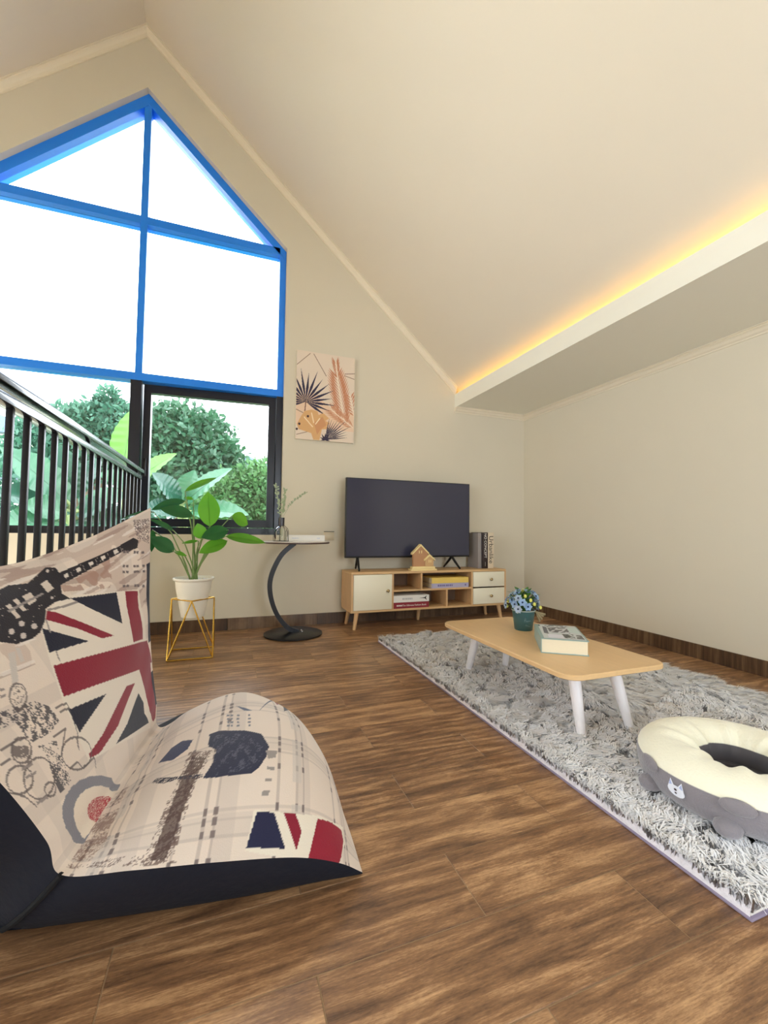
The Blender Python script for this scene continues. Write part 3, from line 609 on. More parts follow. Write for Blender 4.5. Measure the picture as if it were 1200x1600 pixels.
# ------------------------------------------------------------------ potted plant on a gold wire stand
PX, PY = -0.163, 2.541
gs = thing('plant_stand', 'gold wire geometric plant stand holding the white pot', 'plant stand', (PX, PY, 0))
M_GOLD = mat('gold_wire', (214, 170, 74), 0.25, metal=0.85); hs, zr, rr = 0.108, 0.300, 0.106
B4 = [(-hs, -hs), (hs, -hs), (hs, hs), (-hs, hs)]; T4 = [(0, -rr), (rr, 0), (0, rr), (-rr, 0)]
for i in range(4):
    p, q = B4[i], B4[(i+1) % 4]; MB().tube([(p[0], p[1], .004), (q[0], q[1], .004)], 0.0038, 8).build('base_bar', M_GOLD, gs)
    p, q = T4[i], T4[(i+1) % 4]; MB().tube([(p[0], p[1], zr), (q[0], q[1], zr)], 0.0038, 8).build('ring_bar', M_GOLD, gs)
    for j in (i, (i+3) % 4): MB().tube([(B4[i][0], B4[i][1], .004), (T4[j][0], T4[j][1], zr)], 0.0038, 8).build('strut', M_GOLD, gs)
pp = thing('potted_plant', 'broad-leaved green plant in a white tapered pot on the gold stand', 'plant', (PX, PY, 0.2))
MB().lathe([(0.0005, 0), (0.050, 0.0), (0.058, 0.004), (0.088, 0.155), (0.092, 0.195), (0.104, 0.203), (0.104, 0.212), (0.096, 0.212), (0.092, 0.200), (0.088, 0.180), (0.0005, 0.180)], n=44).build('pot', mat('white_pot', (240, 234, 220), 0.4), pp)
M_PEB = mat('white_pebble', (238, 234, 236), 0.5); peb = MB().ball((0, 0, 0), 0.010, 8, 6, (1, .8, .6)).mesh('pebble', M_PEB)
for k in range(70):
    r = 0.085*math.sqrt(random.random()); an = random.uniform(0, 6.28); o = link('pebble', peb, pp, (r*math.cos(an), r*math.sin(an), 0.190+random.uniform(0, .008)), (random.random(), random.random(), random.random()*6))
M_LEAFB = mat_leaf('bright_leaf', (116, 176, 44), (78, 150, 44), 0.45, 0.35, 9); M_LEAFD = mat_leaf('dark_leaf', (46, 112, 52), (30, 84, 48), 0.3, 0.3, 9); M_STEM = mat('leaf_stem', (118, 142, 78), 0.5)
def leaf_mesh(name, L, Wd, mt, bend=0.25, fold=0.18, seg=10, shape=0.45, mid=True, wav=0.0, wfr=17):
    """leaf along +x from the origin, upper side +z, drooping by bend"""
    V = []; Fc = []; q = 4
    for i in range(seg+1):
        t = i/seg; w = Wd/2*(math.sin(PI*min(1, t**(math.log(.5)/math.log(shape)))))**0.8 if 0 < t < 1 else 0.0008
        x, z = L*t*(1-0.25*bend*t), -bend*L*t*t*0.55
        for j in range(-q, q+1):
            s = j/q; V.append((x, w*s, z+fold*w*abs(s)+wav*w*math.sin(t*wfr+s*2)*abs(s)))
    n = 2*q+1
    Fc = [(i*n+j, (i+1)*n+j, (i+1)*n+j+1, i*n+j+1) for i in range(seg) for j in range(n-1)]
    m = MB().faces(V, Fc)
    if mid: m.tube([(L*t*(1-.25*bend*t), 0, -bend*L*t*t*.55-0.001) for t in (0, .25, .5, .75, .97)], [L*.012, L*.010, L*.008, L*.005, L*.002], 5)
    return m.mesh(name, mt)
def orient(d, up):
    x = Vector(d).normalized(); z = Vector(up); z = (z-x*z.dot(x)).normalized(); y = z.cross(x); return Matrix((x, y, z)).transposed()
def plant_leaf(b, t, dy0, dy1, wd, mt, up=(0.1, -.8, .5), bend=.15, fold=.15):
    """leaf from pixel b to pixel t, seen from the camera, at depths dy0 and dy1 off the pot"""
    p = Vector(at_y(b[0], b[1], PY+dy0)); q = Vector(at_y(t[0], t[1], PY+dy1)); L = (q-p).length
    lf = link('leaf', leaf_mesh('leaf', L*1.03, wd, mt, bend, fold), pp); lf.matrix_local = Matrix.Translation(p-Vector((PX, PY, .2)))@orient(q-p, up).to_4x4()
    s0 = Vector((random.uniform(-.02, .02), random.uniform(-.02, .02), .185)); e = p-Vector((PX, PY, .2)); mid = s0.lerp(e, .55)+Vector((0, 0, .06))
    MB().tube([s0, s0.lerp(mid, .5)+Vector((0, 0, .015)), mid, e, e+(q-p)*.08], [.004, .0036, .0032, .0026, .002], 6).build('leaf_stem', M_STEM, pp)
LB, LD = M_LEAFB, M_LEAFD
for a in [((328, 823), (325, 769), -.02, .03, .115, LB, (.1, -1, .2), .05, .1), ((362, 806), (392, 818), -.05, .0, .085, LB, (.2, -.9, .4), .3, .2),
          ((352, 838), (416, 845), -.06, -.08, .075, LB, (.1, -.7, .7), .15, .15), ((357, 828), (314, 838), -.10, -.12, .095, LD, (0, -.8, .6), .15, .1),
          ((355, 845), (310, 862), -.10, -.14, .085, LB, (.1, -.7, .7), .15, .1), ((289, 768), (338, 741), .0, .05, .060, LB, (-.2, -.6, .7), .2, .1),
          ((302, 806), (250, 790), -.02, -.05, .085, LD, (.2, -.75, .6), .25, .12), ((290, 783), (232, 790), .04, .03, .085, LD, (.1, -.6, .8), .3, .1),
          ((240, 800), (184, 806), .05, .08, .060, LD, (.1, -.5, .85), .25, .1), ((272, 862), (236, 838), -.05, -.07, .085, LD, (.3, -.8, .4), .15, .1),
          ((272, 862), (292, 868), -.04, -.04, .030, LB, (.1, -.6, .7), .1, .1), ((310, 845), (284, 848), -.02, -.02, .025, LB, (.1, -.7, .7), .1, .1),
          ((272, 830), (236, 806), -.08, -.10, .040, LD, (.3, -.6, .7), .3, .1), ((315, 842), (309, 818), -.06, -.08, .07, LB, (.2, -1, .2), .1, .1),
          ((238, 828), (238, 862), -.03, -.05, .05, LD, (.8, -.6, .2), .1, .1), ((302, 780), (288, 777), .05, .05, .03, LB, (.1, -.7, .7), .1, .1)]:
    plant_leaf(*a)
# ------------------------------------------------------------------ shaggy rug
rx0, rx1, ry0, ry1 = 0.880, 2.03, 0.500, 2.47
rug = thing('shaggy_rug', 'white and grey long-pile shaggy rug lying under the low table', 'rug', (rx0, ry0, 0))
RW, RL = rx1-rx0, ry1-ry0
MB().box(0, RW, 0, RL, 0.0005, 0.007, 0.002).build('backing', mat('lavender_rug_backing', (150, 138, 160), 0.9), rug)
MB().box(0.004, RW-.002, 0.004, RL-.002, 0.007, 0.0125, 0.002).build('under_pile', mat('white_under_pile', (232, 226, 222), 0.95), rug)
V = []; nb_ = 260                             # soft rolled selvedge along the open side of the rug
for i_ in range(nb_+1):
    y = .004+(RL-.008)*i_/nb_; h_ = .026+.004*math.sin(y*61)+.003*math.sin(y*143+1); x_ = .003*math.sin(y*37)+.002*math.sin(y*97)
    V += [(.002, y, .0065), (.003, y, h_*.55), (.009+x_*.4, y, h_*.9), (.022+x_, y, h_), (.045+x_, y, h_*.8), (.060, y, .0065)]
MB().faces(V, [(i_*6+j, i_*6+j+1, i_*6+7+j, i_*6+6+j) for i_ in range(nb_) for j in range(5)]).build('selvedge', mat('pale_selvedge', (238, 232, 238), .95, bump=.6, nscale=120), rug, True, 80)
rs = np.random.RandomState(3); NB = 150000
bx, by = rs.uniform(0.004, RW-0.002, NB), rs.uniform(0.004, RL-0.002, NB); P2 = np.stack([bx, by], 1)
CLN = int(RW*RL/0.026**2); ccx, ccy = rs.uniform(0, RW, CLN), rs.uniform(0, RL, CLN)          # tufts
gs_ = .06; cell = {}
for i_, (x, y) in enumerate(zip(ccx, ccy)): cell.setdefault((int(x/gs_), int(y/gs_)), []).append(i_)
tuft = np.zeros(NB, int); ix, iy = (bx/gs_).astype(int), (by/gs_).astype(int)
for key in set(zip(ix.tolist(), iy.tolist())):
    cand = [q for dx in (-1, 0, 1) for dy in (-1, 0, 1) for q in cell.get((key[0]+dx, key[1]+dy), [])]
    sel = np.nonzero((ix == key[0]) & (iy == key[1]))[0]
    if cand: c_ = np.array(cand); tuft[sel] = c_[np.argmin((bx[sel][:, None]-ccx[c_])**2+(by[sel][:, None]-ccy[c_])**2, 1)]
PC = np.stack([ccx, ccy], 1); flow = -2.2+1.5*vnoise(PC*5, 1)+rs.normal(0, .6, CLN); tl = rs.uniform(.8, 1.15, CLN); ttone = np.clip(.68+.28*vnoise(PC*6, 8)+rs.normal(0, .16, CLN), 0, 1)
ang = flow[tuft]+rs.normal(0, .22, NB)
ang = np.where(rs.rand(NB) < np.exp(-bx/0.03), rs.normal(PI, .7, NB), ang)        # trimmed along the left selvedge
lean = np.clip((.048*tl[tuft])+rs.normal(0, .006, NB), .012, .075); hgt = np.clip((.036*tl[tuft])*rs.uniform(.75, 1.1, NB), .014, .052)
lean = np.where(bx < .03, lean*.55, lean); kk = .50
tx_ = bx+np.cos(ang)*lean+(ccx[tuft]-bx)*kk; ty_ = by+np.sin(ang)*lean+(ccy[tuft]-by)*kk
tx_ = np.where(bx < .09, np.maximum(tx_, rs.uniform(-.003, .002, NB)), tx_)
mx_ = bx*.6+tx_*.4; my_ = by*.6+ty_*.4; wv = rs.uniform(.0011, .0021, NB); ang = np.arctan2(ty_-by, tx_-bx); pa = ang+PI/2; ox, oy = np.cos(pa)*wv, np.sin(pa)*wv
z0_ = np.full(NB, .012); zm = .012+hgt*.80; zt_ = .012+hgt*rs.uniform(.5, .95, NB)
Vb = np.stack([np.stack([bx-ox, by-oy, z0_], 1), np.stack([bx+ox, by+oy, z0_], 1), np.stack([mx_+ox, my_+oy, zm], 1), np.stack([mx_-ox, my_-oy, zm], 1),
               np.stack([tx_+ox*.25, ty_+oy*.25, zt_], 1), np.stack([tx_-ox*.25, ty_-oy*.25, zt_], 1)], 1).reshape(-1, 3)
i6 = np.arange(NB)*6; Fb = np.concatenate([np.stack([i6+3, i6+2, i6+1, i6], 1), np.stack([i6+5, i6+4, i6+2, i6+3], 1)])
tone = np.clip(ttone[tuft]+rs.normal(0, .14, NB), 0, 1)[:, None]
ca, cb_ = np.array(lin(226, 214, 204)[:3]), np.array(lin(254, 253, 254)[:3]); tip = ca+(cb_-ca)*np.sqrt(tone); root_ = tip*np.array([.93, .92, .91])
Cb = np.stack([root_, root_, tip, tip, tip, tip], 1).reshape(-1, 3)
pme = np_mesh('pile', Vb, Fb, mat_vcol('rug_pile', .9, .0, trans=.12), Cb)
nrm = np.stack([np.cos(ang)*.35, np.sin(ang)*.35, np.ones(NB)], 1); nrm /= np.linalg.norm(nrm, axis=1)[:, None]
pme.normals_split_custom_set_from_vertices(np.repeat(nrm, 6, axis=0).tolist())
pile = link('pile', pme, rug); pile['kind'] = 'stuff'

# ------------------------------------------------------------------ low table
M_BEECH = mat('beech_top', (228, 190, 140), 0.4, noise=0.07, nscale=4, stretch=(14, 2, 1)); M_LEGW = mat('white_lacquered_leg', (236, 232, 236), 0.4)
TX0, TX1, TY0, TY1, TZ = 0.962, 1.388, 1.005, 1.815, 0.252
tb = thing('low_table', 'low beech folding table with rounded corners and white splayed legs on the rug', 'coffee table', ((TX0+TX1)/2, (TY0+TY1)/2, 0.010))
hw_, hl, cr = (TX1-TX0)/2, (TY1-TY0)/2, 0.055; ol = []
for cxx, cyy, a0 in ((hw_-cr, hl-cr, 0), (-hw_+cr, hl-cr, 90), (-hw_+cr, -hl+cr, 180), (hw_-cr, -hl+cr, 270)):
    for k in range(9): an = math.radians(a0+k*90/8); ol.append((cxx+cr*math.cos(an), cyy+cr*math.sin(an)))
V = []; n = len(ol); lev = [(0.003, TZ-0.0165-.01), (0.0, TZ-0.014-.01), (0.0, TZ-0.003-.01), (0.003, TZ-.01)]
for ins, z in lev: V += [(x*(1-ins/hw_), y*(1-ins/hl), z) for x, y in ol]
Fc = [tuple(range(n))[::-1], tuple(range(3*n, 4*n))]+[(l*n+i, l*n+(i+1) % n, (l+1)*n+(i+1) % n, (l+1)*n+i) for l in range(3) for i in range(n)]
MB().faces(V, Fc).build('table_top', M_BEECH, tb)
for sx in (-1, 1):
    for sy in (-1, 1):
        p0 = Vector((sx*0.085, sy*0.285, TZ-.0265)); p1 = Vector((sx*0.105, sy*0.345, 0.0))
        lg = MB().tube([p0, p0.lerp(p1, .5), p1], [.021, .0175, .0125], 16).build('leg', M_LEGW, tb)
        MB().box(p0.x-.03, p0.x+.03, p0.y-.022, p0.y+.022, TZ-.0285, TZ-.0255).build('hinge_plate', mat('steel', (190, 190, 195), 0.25, metal=1), lg)
TT = TZ
# thick book on the table
bk = thing('book', 'thick grey-green book with a black and white cover picture on the low table', 'book', (1.058, 1.240, TT), math.radians(-34.5))
M_SAGE = mat('sage_cover', (150, 172, 168), 0.45); bw, bl, bh = 0.158, 0.245, 0.052
MB().box(0, bw, 0, bl, 0, .003, .0006).build('cover', M_SAGE, bk); MB().box(0, bw, 0, bl, bh-.003, bh, .0006).build('cover', M_SAGE, bk); MB().box(0, .003, 0, bl, .003, bh-.003).build('spine', M_SAGE, bk)
MB().box(.003, bw-.004, .004, bl-.004, .003, bh-.003).build('pages', M_PAGE, bk)
gu, gv = np.meshgrid(np.linspace(0, 1, 90), np.linspace(0, 1, 130), indexing='ij'); U, V_ = gu.ravel(), gv.ravel(); C = np.tile(np.array(lin(206, 210, 212)[:3]), (len(U), 1))
Pn = np.stack([U, V_], 1)
paint((V_ > .42) & (U > .22) & (U < .74) & (vnoise(Pn*np.array([16, 22]), 21) > -.1), (96, 96, 104)); paint((V_ > .42) & (U > .22) & (U < .74) & (vnoise(Pn*np.array([30, 24]), 22) > .35), (206, 204, 210))
paint(in_poly(U, V_, [(.06, .35), (.17, .3), (.2, .8), (.1, .85)]), (92, 94, 106)); paint(in_poly(U, V_, [(.12, .06), (.5, .06), (.5, .28), (.14, .3)]), (228, 226, 236))
paint(in_poly(U, V_, [(.52, .08), (.76, .06), (.78, .36), (.50, .34)]) & (vnoise(Pn*np.array([26, 40]), 23) > -.35), (82, 84, 86)); paint(in_poly(U, V_, [(.8, .08), (.97, .06), (.97, .34), (.84, .32)]) & (vnoise(Pn*np.array([20, 30]), 25) > -.5), (98, 98, 98))
paint(in_poly(U, V_, [(.74, .5), (.97, .42), (.97, .86), (.76, .86)]), (202, 216, 214)); paint(in_poly(U, V_, [(.16, .88), (.8, .88), (.8, .96), (.16, .96)]) & (vnoise(Pn*np.array([60, 20]), 24) > .1), (140, 150, 150)); paint(in_poly(U, V_, [(-.1, .86), (.05, .86), (.05, .97), (-.1, .97)]), (64, 96, 96))
link('cover_picture', np_mesh('cover_picture', np.stack([.012+U*(bw-.018), .006+V_*(bl-.012), np.full(len(U), bh+.0003)], 1), grid_faces(90, 130), mat_vcol('cover_print', .35), C), bk)
# teal bucket of artificial flowers
fx, fy = 1.236, 1.560
fp = thing('flower_bucket', 'blue artificial flowers in a small teal metal bucket on the low table', 'potted flowers', (fx, fy, TT))
M_TEAL = mat('teal_enamel', (62, 100, 104), 0.35, metal=0.2, noise=.06, nscale=12)
MB().lathe([(.0005, 0), (.036, 0), (.038, .003), (.049, .086), (.047, .086), (.044, .075), (.0005, .072)], n=36).build('bucket', M_TEAL, fp)
MB().tube([(.0495*math.cos(2*PI*k/36), .0495*math.sin(2*PI*k/36), .086) for k in range(37)], .0024, 8).build('rim', mat('silver_rim', (186, 198, 196), .35, metal=.4), fp)
for an_ in (0.4, 0.4+PI):
    MB().ball((.050*math.cos(an_), .050*math.sin(an_), .080), .005, 8, 6).build('handle_lug', MATS['silver_rim'], fp)
# faint script on the bucket: hand-drawn strokes wrapped on the wall
def on_bucket(s, z): r = .036+.013*(z/.086)+.0018; an = math.atan2(-fy, -fx)+.42+s/.043; return (r*math.cos(an), r*math.sin(an), z)
M_SCRIPT = mat('pale_script', (150, 176, 180), .6)
for stroke in ([(-.014, .040), (-.013, .052), (-.012, .058)], [(-.014, .049), (-.009, .049)], [(-.009, .040), (-.008, .057)], [(-.006, .044), (-.003, .048), (-.005, .041), (-.001, .042), (.002, .048), (.001, .041), (.004, .047), (.007, .042), (.010, .047), (.014, .043)],
               [(-.010, .024), (-.006, .030), (-.004, .022), (0, .026), (.003, .021), (.008, .022), (.013, .020)]):
    MB().tube([on_bucket(*p) for p in stroke], .0005, 4).build('script_lettering', M_SCRIPT, fp)
M_FG = mat_leaf('flower_leaf', (112, 160, 74), (70, 124, 62), .3); M_PB = mat_leaf('blue_petal', (140, 188, 236), (196, 212, 232), .3, nscale=40); M_PL = mat_leaf('pale_blue_petal', (214, 222, 234), (176, 204, 232), .3, nscale=40); M_YB = mat('yellow_bud', (226, 222, 110), .6); M_EYE = mat('flower_eye', (52, 60, 92), .6)
def flower_mesh(mt, n=6, r=.0195):
    m = MB()
    for lay, (rr_, tilt) in enumerate(((r, .25), (r*.7, .6))):
        for k in range(n):
            an = 2*PI*k/n+lay*.5; c, s = math.cos(an), math.sin(an); w = rr_*.42
            V = [(0, 0, 0), (rr_*.55*c-w*s, rr_*.55*s+w*c, rr_*tilt*.5), (rr_*c, rr_*s, rr_*tilt), (rr_*.55*c+w*s, rr_*.55*s-w*c, rr_*tilt*.5)]; m.faces(V, [(0, 1, 2, 3)])
    return m.mesh('flower', mt)
fmB, fmL = flower_mesh(M_PB), flower_mesh(M_PL); eye = MB().ball((0, 0, .003), .0042, 8, 6).mesh('flower_eye', M_EYE); bud = MB().ball((0, 0, 0), .0065, 8, 6, (1, 1, 1.3)).mesh('bud', M_YB)
rf = random.Random(5)
for k in range(36):
    an = k*2.399; ph = math.acos(1-1.15*(k+.5)/36); R = .070*rf.uniform(.8, 1.05); d = Vector((math.sin(ph)*math.cos(an), math.sin(ph)*math.sin(an), math.cos(ph)))
    p = Vector((0, 0, .105))+Vector((d.x*R*1.05, d.y*R*1.05, d.z*R*.95))
    MB().tube([(d.x*.01, d.y*.01, .074), (d.x*.02, d.y*.02, .10), p], .0011, 5).build('stem', M_FG, fp)
    if k % 4 == 3: link('bud', bud, fp, p); continue
    o = link('flower', fmB if k % 3 else fmL, fp, p, d.to_track_quat('Z', 'Y').to_euler()); link('flower_eye', eye, o)
lf1 = leaf_mesh('leaf', .05, .016, M_FG, .3, .15, 6, .5, False)
for k in range(60):
    an = k*2.399+1; d = Vector((math.cos(an), math.sin(an), rf.uniform(.1, 1.4))).normalized(); p = Vector((d.x*.022, d.y*.022, .078+rf.uniform(0, .075)))
    o = link('leaf', lf1, fp); o.matrix_local = Matrix.Translation(p)@orient(d, (0, 0, 1)).to_4x4()@Matrix.Scale(rf.uniform(.8, 1.35), 4)
M_DRY = mat('dry_twig', (150, 136, 104), .8)
dr_ = Vector((CR[0], CR[1], 0)).normalized()
for e, z in ((.088, .058), (.082, .046), (.072, .036), (.096, .066)): MB().tube([dr_*.03+Vector((0, 0, .085)), dr_*.055+Vector((0, 0, .078)), dr_*e+Vector((0, 0, z))], [.003, .004, .005], 6).build('dry_twig', M_DRY, fp)

# ------------------------------------------------------------------ plush ring cushion
qx, qy = 1.200, 0.700
pl = thing('ring_cushion', 'plush ring cushion with cream top and grey animal-shaped base on the rug', 'cushion', (qx, qy, 0.030))
M_CRM = mat('cream_plush', (249, 244, 222), .9, bump=.25, nscale=160, sheen=.4); M_GRY = mat('grey_plush', (136, 130, 136), .95, bump=.3, nscale=200, sheen=.4)
R0, ra, rz = .148, .072, .066
def sect(ph):
    c, s = math.cos(ph), math.sin(ph); cc = math.copysign(abs(c)**.55, c) if s < 0 else c; return cc, s
def ring(phi0, phi1, nphi, mt, nm, wr=1.0):
    NT = 120; V = []
    for i in range(NT):
        th = 2*PI*i/NT
        for j in range(nphi+1):
            ph = phi0+(phi1-phi0)*j/nphi; c, s = sect(ph)
            w = wr*(.0070*math.sin(9*th+.8*math.sin(3*th))+.0045*math.sin(17*th+1.3))*max(0, -c*.75+.30)*max(0, s+.2)
            rad = R0+(ra+w)*c*(1+.02*math.sin(5*th)); z = rz+.010+(rz*(.80 if s > 0 else .95)+w*.8)*s
            V.append((rad*math.cos(th), rad*math.sin(th), max(z, .004)))
    n = nphi+1; Fc = [(i*n+j, ((i+1) % NT)*n+j, ((i+1) % NT)*n+j+1, i*n+j+1) for i in range(NT) for j in range(nphi)]
    return MB().faces(V, Fc).build(nm, mt, pl, True, 80)
ring(math.radians(16), math.radians(158), 26, M_CRM, 'cushion_top')
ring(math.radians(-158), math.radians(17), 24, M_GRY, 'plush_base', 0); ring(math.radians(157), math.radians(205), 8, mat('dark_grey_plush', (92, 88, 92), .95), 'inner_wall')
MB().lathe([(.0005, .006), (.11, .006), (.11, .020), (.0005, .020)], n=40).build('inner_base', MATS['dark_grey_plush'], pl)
def on_ring(th, ph, off=0.0):
    c, s = sect(ph); return Vector(((R0+(ra+off)*c)*math.cos(th), (R0+(ra+off)*c)*math.sin(th), rz+.010+(rz*(.80 if s > 0 else .95)+off)*s))
def ring_angle(px, ph):
    """angle round the ring whose outer side is seen at pixel column px (room side)"""
    best = None
    for th in np.linspace(PI*.75, PI*1.75, 400):
        p = on_ring(th, ph); q = project(np.array([p.x+qx, p.y+qy, p.z+.030])); d = abs(q[0]-px)
        if best is None or d < best[0]: best = (d, th)
    return best[1]
tf = ring_angle(1057, math.radians(-5))
for th in (ring_angle(1016, math.radians(-30)), ring_angle(1138, math.radians(-30)), 1.2, 0.1):
    p = on_ring(th, math.radians(-40), .002); MB().ball((0, 0, 0), .026, 14, 10, (1.15, 1, .74)).build('paw', M_GRY, pl, loc=(p.x, p.y, max(p.z, .021)))
for th in (ring_angle(1018, math.radians(20)), ring_angle(1152, math.radians(10))):
    p = on_ring(th, math.radians(10), .002); o = MB().ball((0, 0, 0), .026, 14, 10, (.35, 1.25, .62)).build('ear', M_GRY, pl, loc=p); o.rotation_euler = (0, 0, th)
fc = link('face', None, pl)
def patch(nm, pts, mt, off):
    """flat shape wrapped on the ring's outer side; pts in metres around (s) and up (t)"""
    n = len(pts); c = (sum(p[0] for p in pts)/n, sum(p[1] for p in pts)/n)
    g = lambda p: on_ring(tf+p[0]/(R0+ra), math.asin(max(-1, min(1, (p[1]-.006)/rz))), off)
    V = [g(c)]+[g(((p[0]+c[0])/2, (p[1]+c[1])/2)) for p in pts]+[g(p) for p in pts]
    Fc = [(0, 1+i, 1+(i+1) % n) for i in range(n)]+[(1+i, 1+n+i, 1+n+(i+1) % n, 1+(i+1) % n) for i in range(n)]
    return MB().faces(V, Fc).build(nm, mt, fc)
M_FACE = mat('white_embroidery', (236, 238, 248), .8); M_FBL = mat('pale_blue_embroidery', (176, 188, 226), .8); M_NOSE = mat('dark_embroidery', (56, 40, 44), .7)
patch('muzzle', [(.020*math.cos(t), -.008+.013*math.sin(t)) for t in np.linspace(0, 2*PI, 18)[:-1]], M_FACE, .0022)
for s in (-1, 1):
    patch('face_ear', [(s*.018, -.002), (s*.004, .003), (s*.013, .018)], M_FACE, .0020); patch('face_ear_inner', [(s*.0155, .001), (s*.008, .004), (s*.013, .014)], M_FBL, .0028)
patch('nose', [(.0035*math.cos(t), -.004+.0026*math.sin(t)) for t in np.linspace(0, 2*PI, 10)[:-1]], M_NOSE, .0034)
patch('mouth', [(.0028*math.cos(t), -.0115+.0020*math.sin(t)) for t in np.linspace(0, 2*PI, 10)[:-1]], M_NOSE, .0034)

# ------------------------------------------------------------------ printed floor chair
def catmull(P, t):
    """P: (n, ...) control rows, t: array in 0..n-1"""
    n = len(P); i = np.clip(np.floor(t).astype(int), 0, n-2); u = (t-i)
    g = lambda k: P[np.clip(k, 0, n-1)]
    sh = (slice(None),)+(None,)*(P.ndim-1); u = u[sh]
    a, b, c, d = g(i-1), g(i), g(i+1), g(i+2)
    a = np.where((i == 0)[sh], 2*b-c, a); d = np.where((i == n-2)[sh], 2*c-b, d)
    return 0.5*(2*b+(c-a)*u+(2*a-5*b+4*c-d)*u*u+(3*b-a-3*c+d)*u**3)
# rows: top edge .. crease .. front edge; columns: near side .. far side
CH = np.array([
    [(-.500, .800, .640), (-.462, .930, .606), (-.405, 1.070, .604), (-.312, 1.215, .655), (-.205, 1.360, .737)],
    [(-.452, .775, .530), (-.392, .930, .525), (-.335, 1.070, .535), (-.270, 1.215, .560), (-.203, 1.362, .610)],
    [(-.385, .775, .425), (-.325, .930, .430), (-.275, 1.070, .435), (-.232, 1.215, .445), (-.200, 1.362, .465)],
    [(-.308, .795, .310), (-.262, .930, .315), (-.228, 1.070, .315), (-.205, 1.215, .315), (-.190, 1.360, .320)],
    [(-.250, .815, .195), (-.222, .930, .200), (-.202, 1.070, .200), (-.186, 1.215, .200), (-.172, 1.345, .200)],
    [(-.228, .815, .138), (-.206, .930, .150), (-.186, 1.070, .150), (-.170, 1.215, .145), (-.158, 1.335, .130)],
    [(-.130, .795, .134), (-.115, .935, .178), (-.100, 1.075, .200), (-.085, 1.220, .205), (-.070, 1.390, .150)],
    [(.000, .790, .118), (.020, .940, .195), (.035, 1.090, .232), (.045, 1.250, .230), (.050, 1.430, .140)],
    [(.130, .795, .090), (.155, .945, .168), (.168, 1.100, .195), (.160, 1.270, .172), (.130, 1.450, .085)],
    [(.215, .808, .050), (.236, .950, .100), (.245, 1.105, .108), (.230, 1.280, .090), (.180, 1.460, .040)],
    [(.268, .826, .006), (.276, .955, .006), (.278, 1.108, .006), (.262, 1.285, .006), (.205, 1.465, .006)]])
NV, NU = 640, 340
vv = np.linspace(0, len(CH)-1, NV); uu = np.linspace(0, 4, NU)
S = catmull(CH, vv)                               # NV x 5 x 3
S = catmull(np.swapaxes(S, 0, 1), uu)             # NU x NV x 3
vn = vv/(len(CH)-1); un = uu/4
GU, GV = np.meshgrid(un, vn, indexing='ij'); U, V_ = GU.ravel(), GV.ravel(); SP = S.reshape(-1, 3).copy()
# soft wrinkles: pulled folds near the crease and light puckers
wr = (.0035*np.sin(U*46+3*np.sin(V_*21))*np.exp(-((V_-.53)/.055)**2)+.0022*np.sin(V_*75+4*U)*np.exp(-((U-.93)/.08)**2)+.0015*vnoise(np.stack([U*9, V_*16], 1), 31))
edge = np.minimum(1, np.minimum.reduce([U, 1-U, V_, 1-V_])/.04); SP[:, 0] += wr*edge*.7; SP[:, 2] += wr*edge*.7
PXY = project(S.reshape(-1, 3)); IS_BACK = V_ < .5
sub = (slice(None, None, 3),); gi = np.arange(NU*NV).reshape(NU, NV)[::3, ::3].ravel()
def uv(px, py, back):
    k = gi[IS_BACK[gi] == back]; d = (PXY[k, 0]-px)**2+(PXY[k, 1]-py)**2; j = k[np.argmin(d)]
    a_, b_ = min(max(j//NV, 2), NU-3), min(max(j % NV, 2), NV-3); G = PXY.reshape(NU, NV, 2)
    J = np.stack([(G[a_+2, b_]-G[a_-2, b_])/4, (G[a_, b_+2]-G[a_, b_-2])/4], 1)
    try: du = np.clip(np.linalg.solve(J, np.array([px, py])-G[j//NV, j % NV]), -3, 3)
    except np.linalg.LinAlgError: du = (0, 0)
    return (U[j]+du[0]/(NU-1), V_[j]+du[1]/(NV-1))
def zm(org, sc): return lambda pts: [(org[0]+x*sc, org[1]+y*sc) for x, y in pts]
Z1, Z2, Z3, Z4, Z5 = (zm(o_, .21667) for o_ in ((0, 780), (0, 1000), (60, 1120), (230, 1080), (340, 1180)))
rp = np.random.RandomState(11); RND = rp.rand(len(U)); su, sv = U*.62, V_*1.32
def spoly(pts, back):
    out = []
    for (x0, y0), (x1, y1) in zip(pts, pts[1:]+pts[:1]):
        n = max(1, int(math.hypot(x1-x0, y1-y0)//14))
        out += [uv(x0+(x1-x0)*k/n, y0+(y1-y0)*k/n, back) for k in range(n)]
    return out
C = np.tile(np.array(lin(232, 216, 204)[:3]), (len(U), 1))
def mixc(mask, rgb, a=1.0): c = np.array(lin(*rgb)[:3]); C[mask] = C[mask]*(1-a)+c*a
reg = lambda pts, back: in_poly(U, V_, spoly(pts, back)) & (IS_BACK == back)
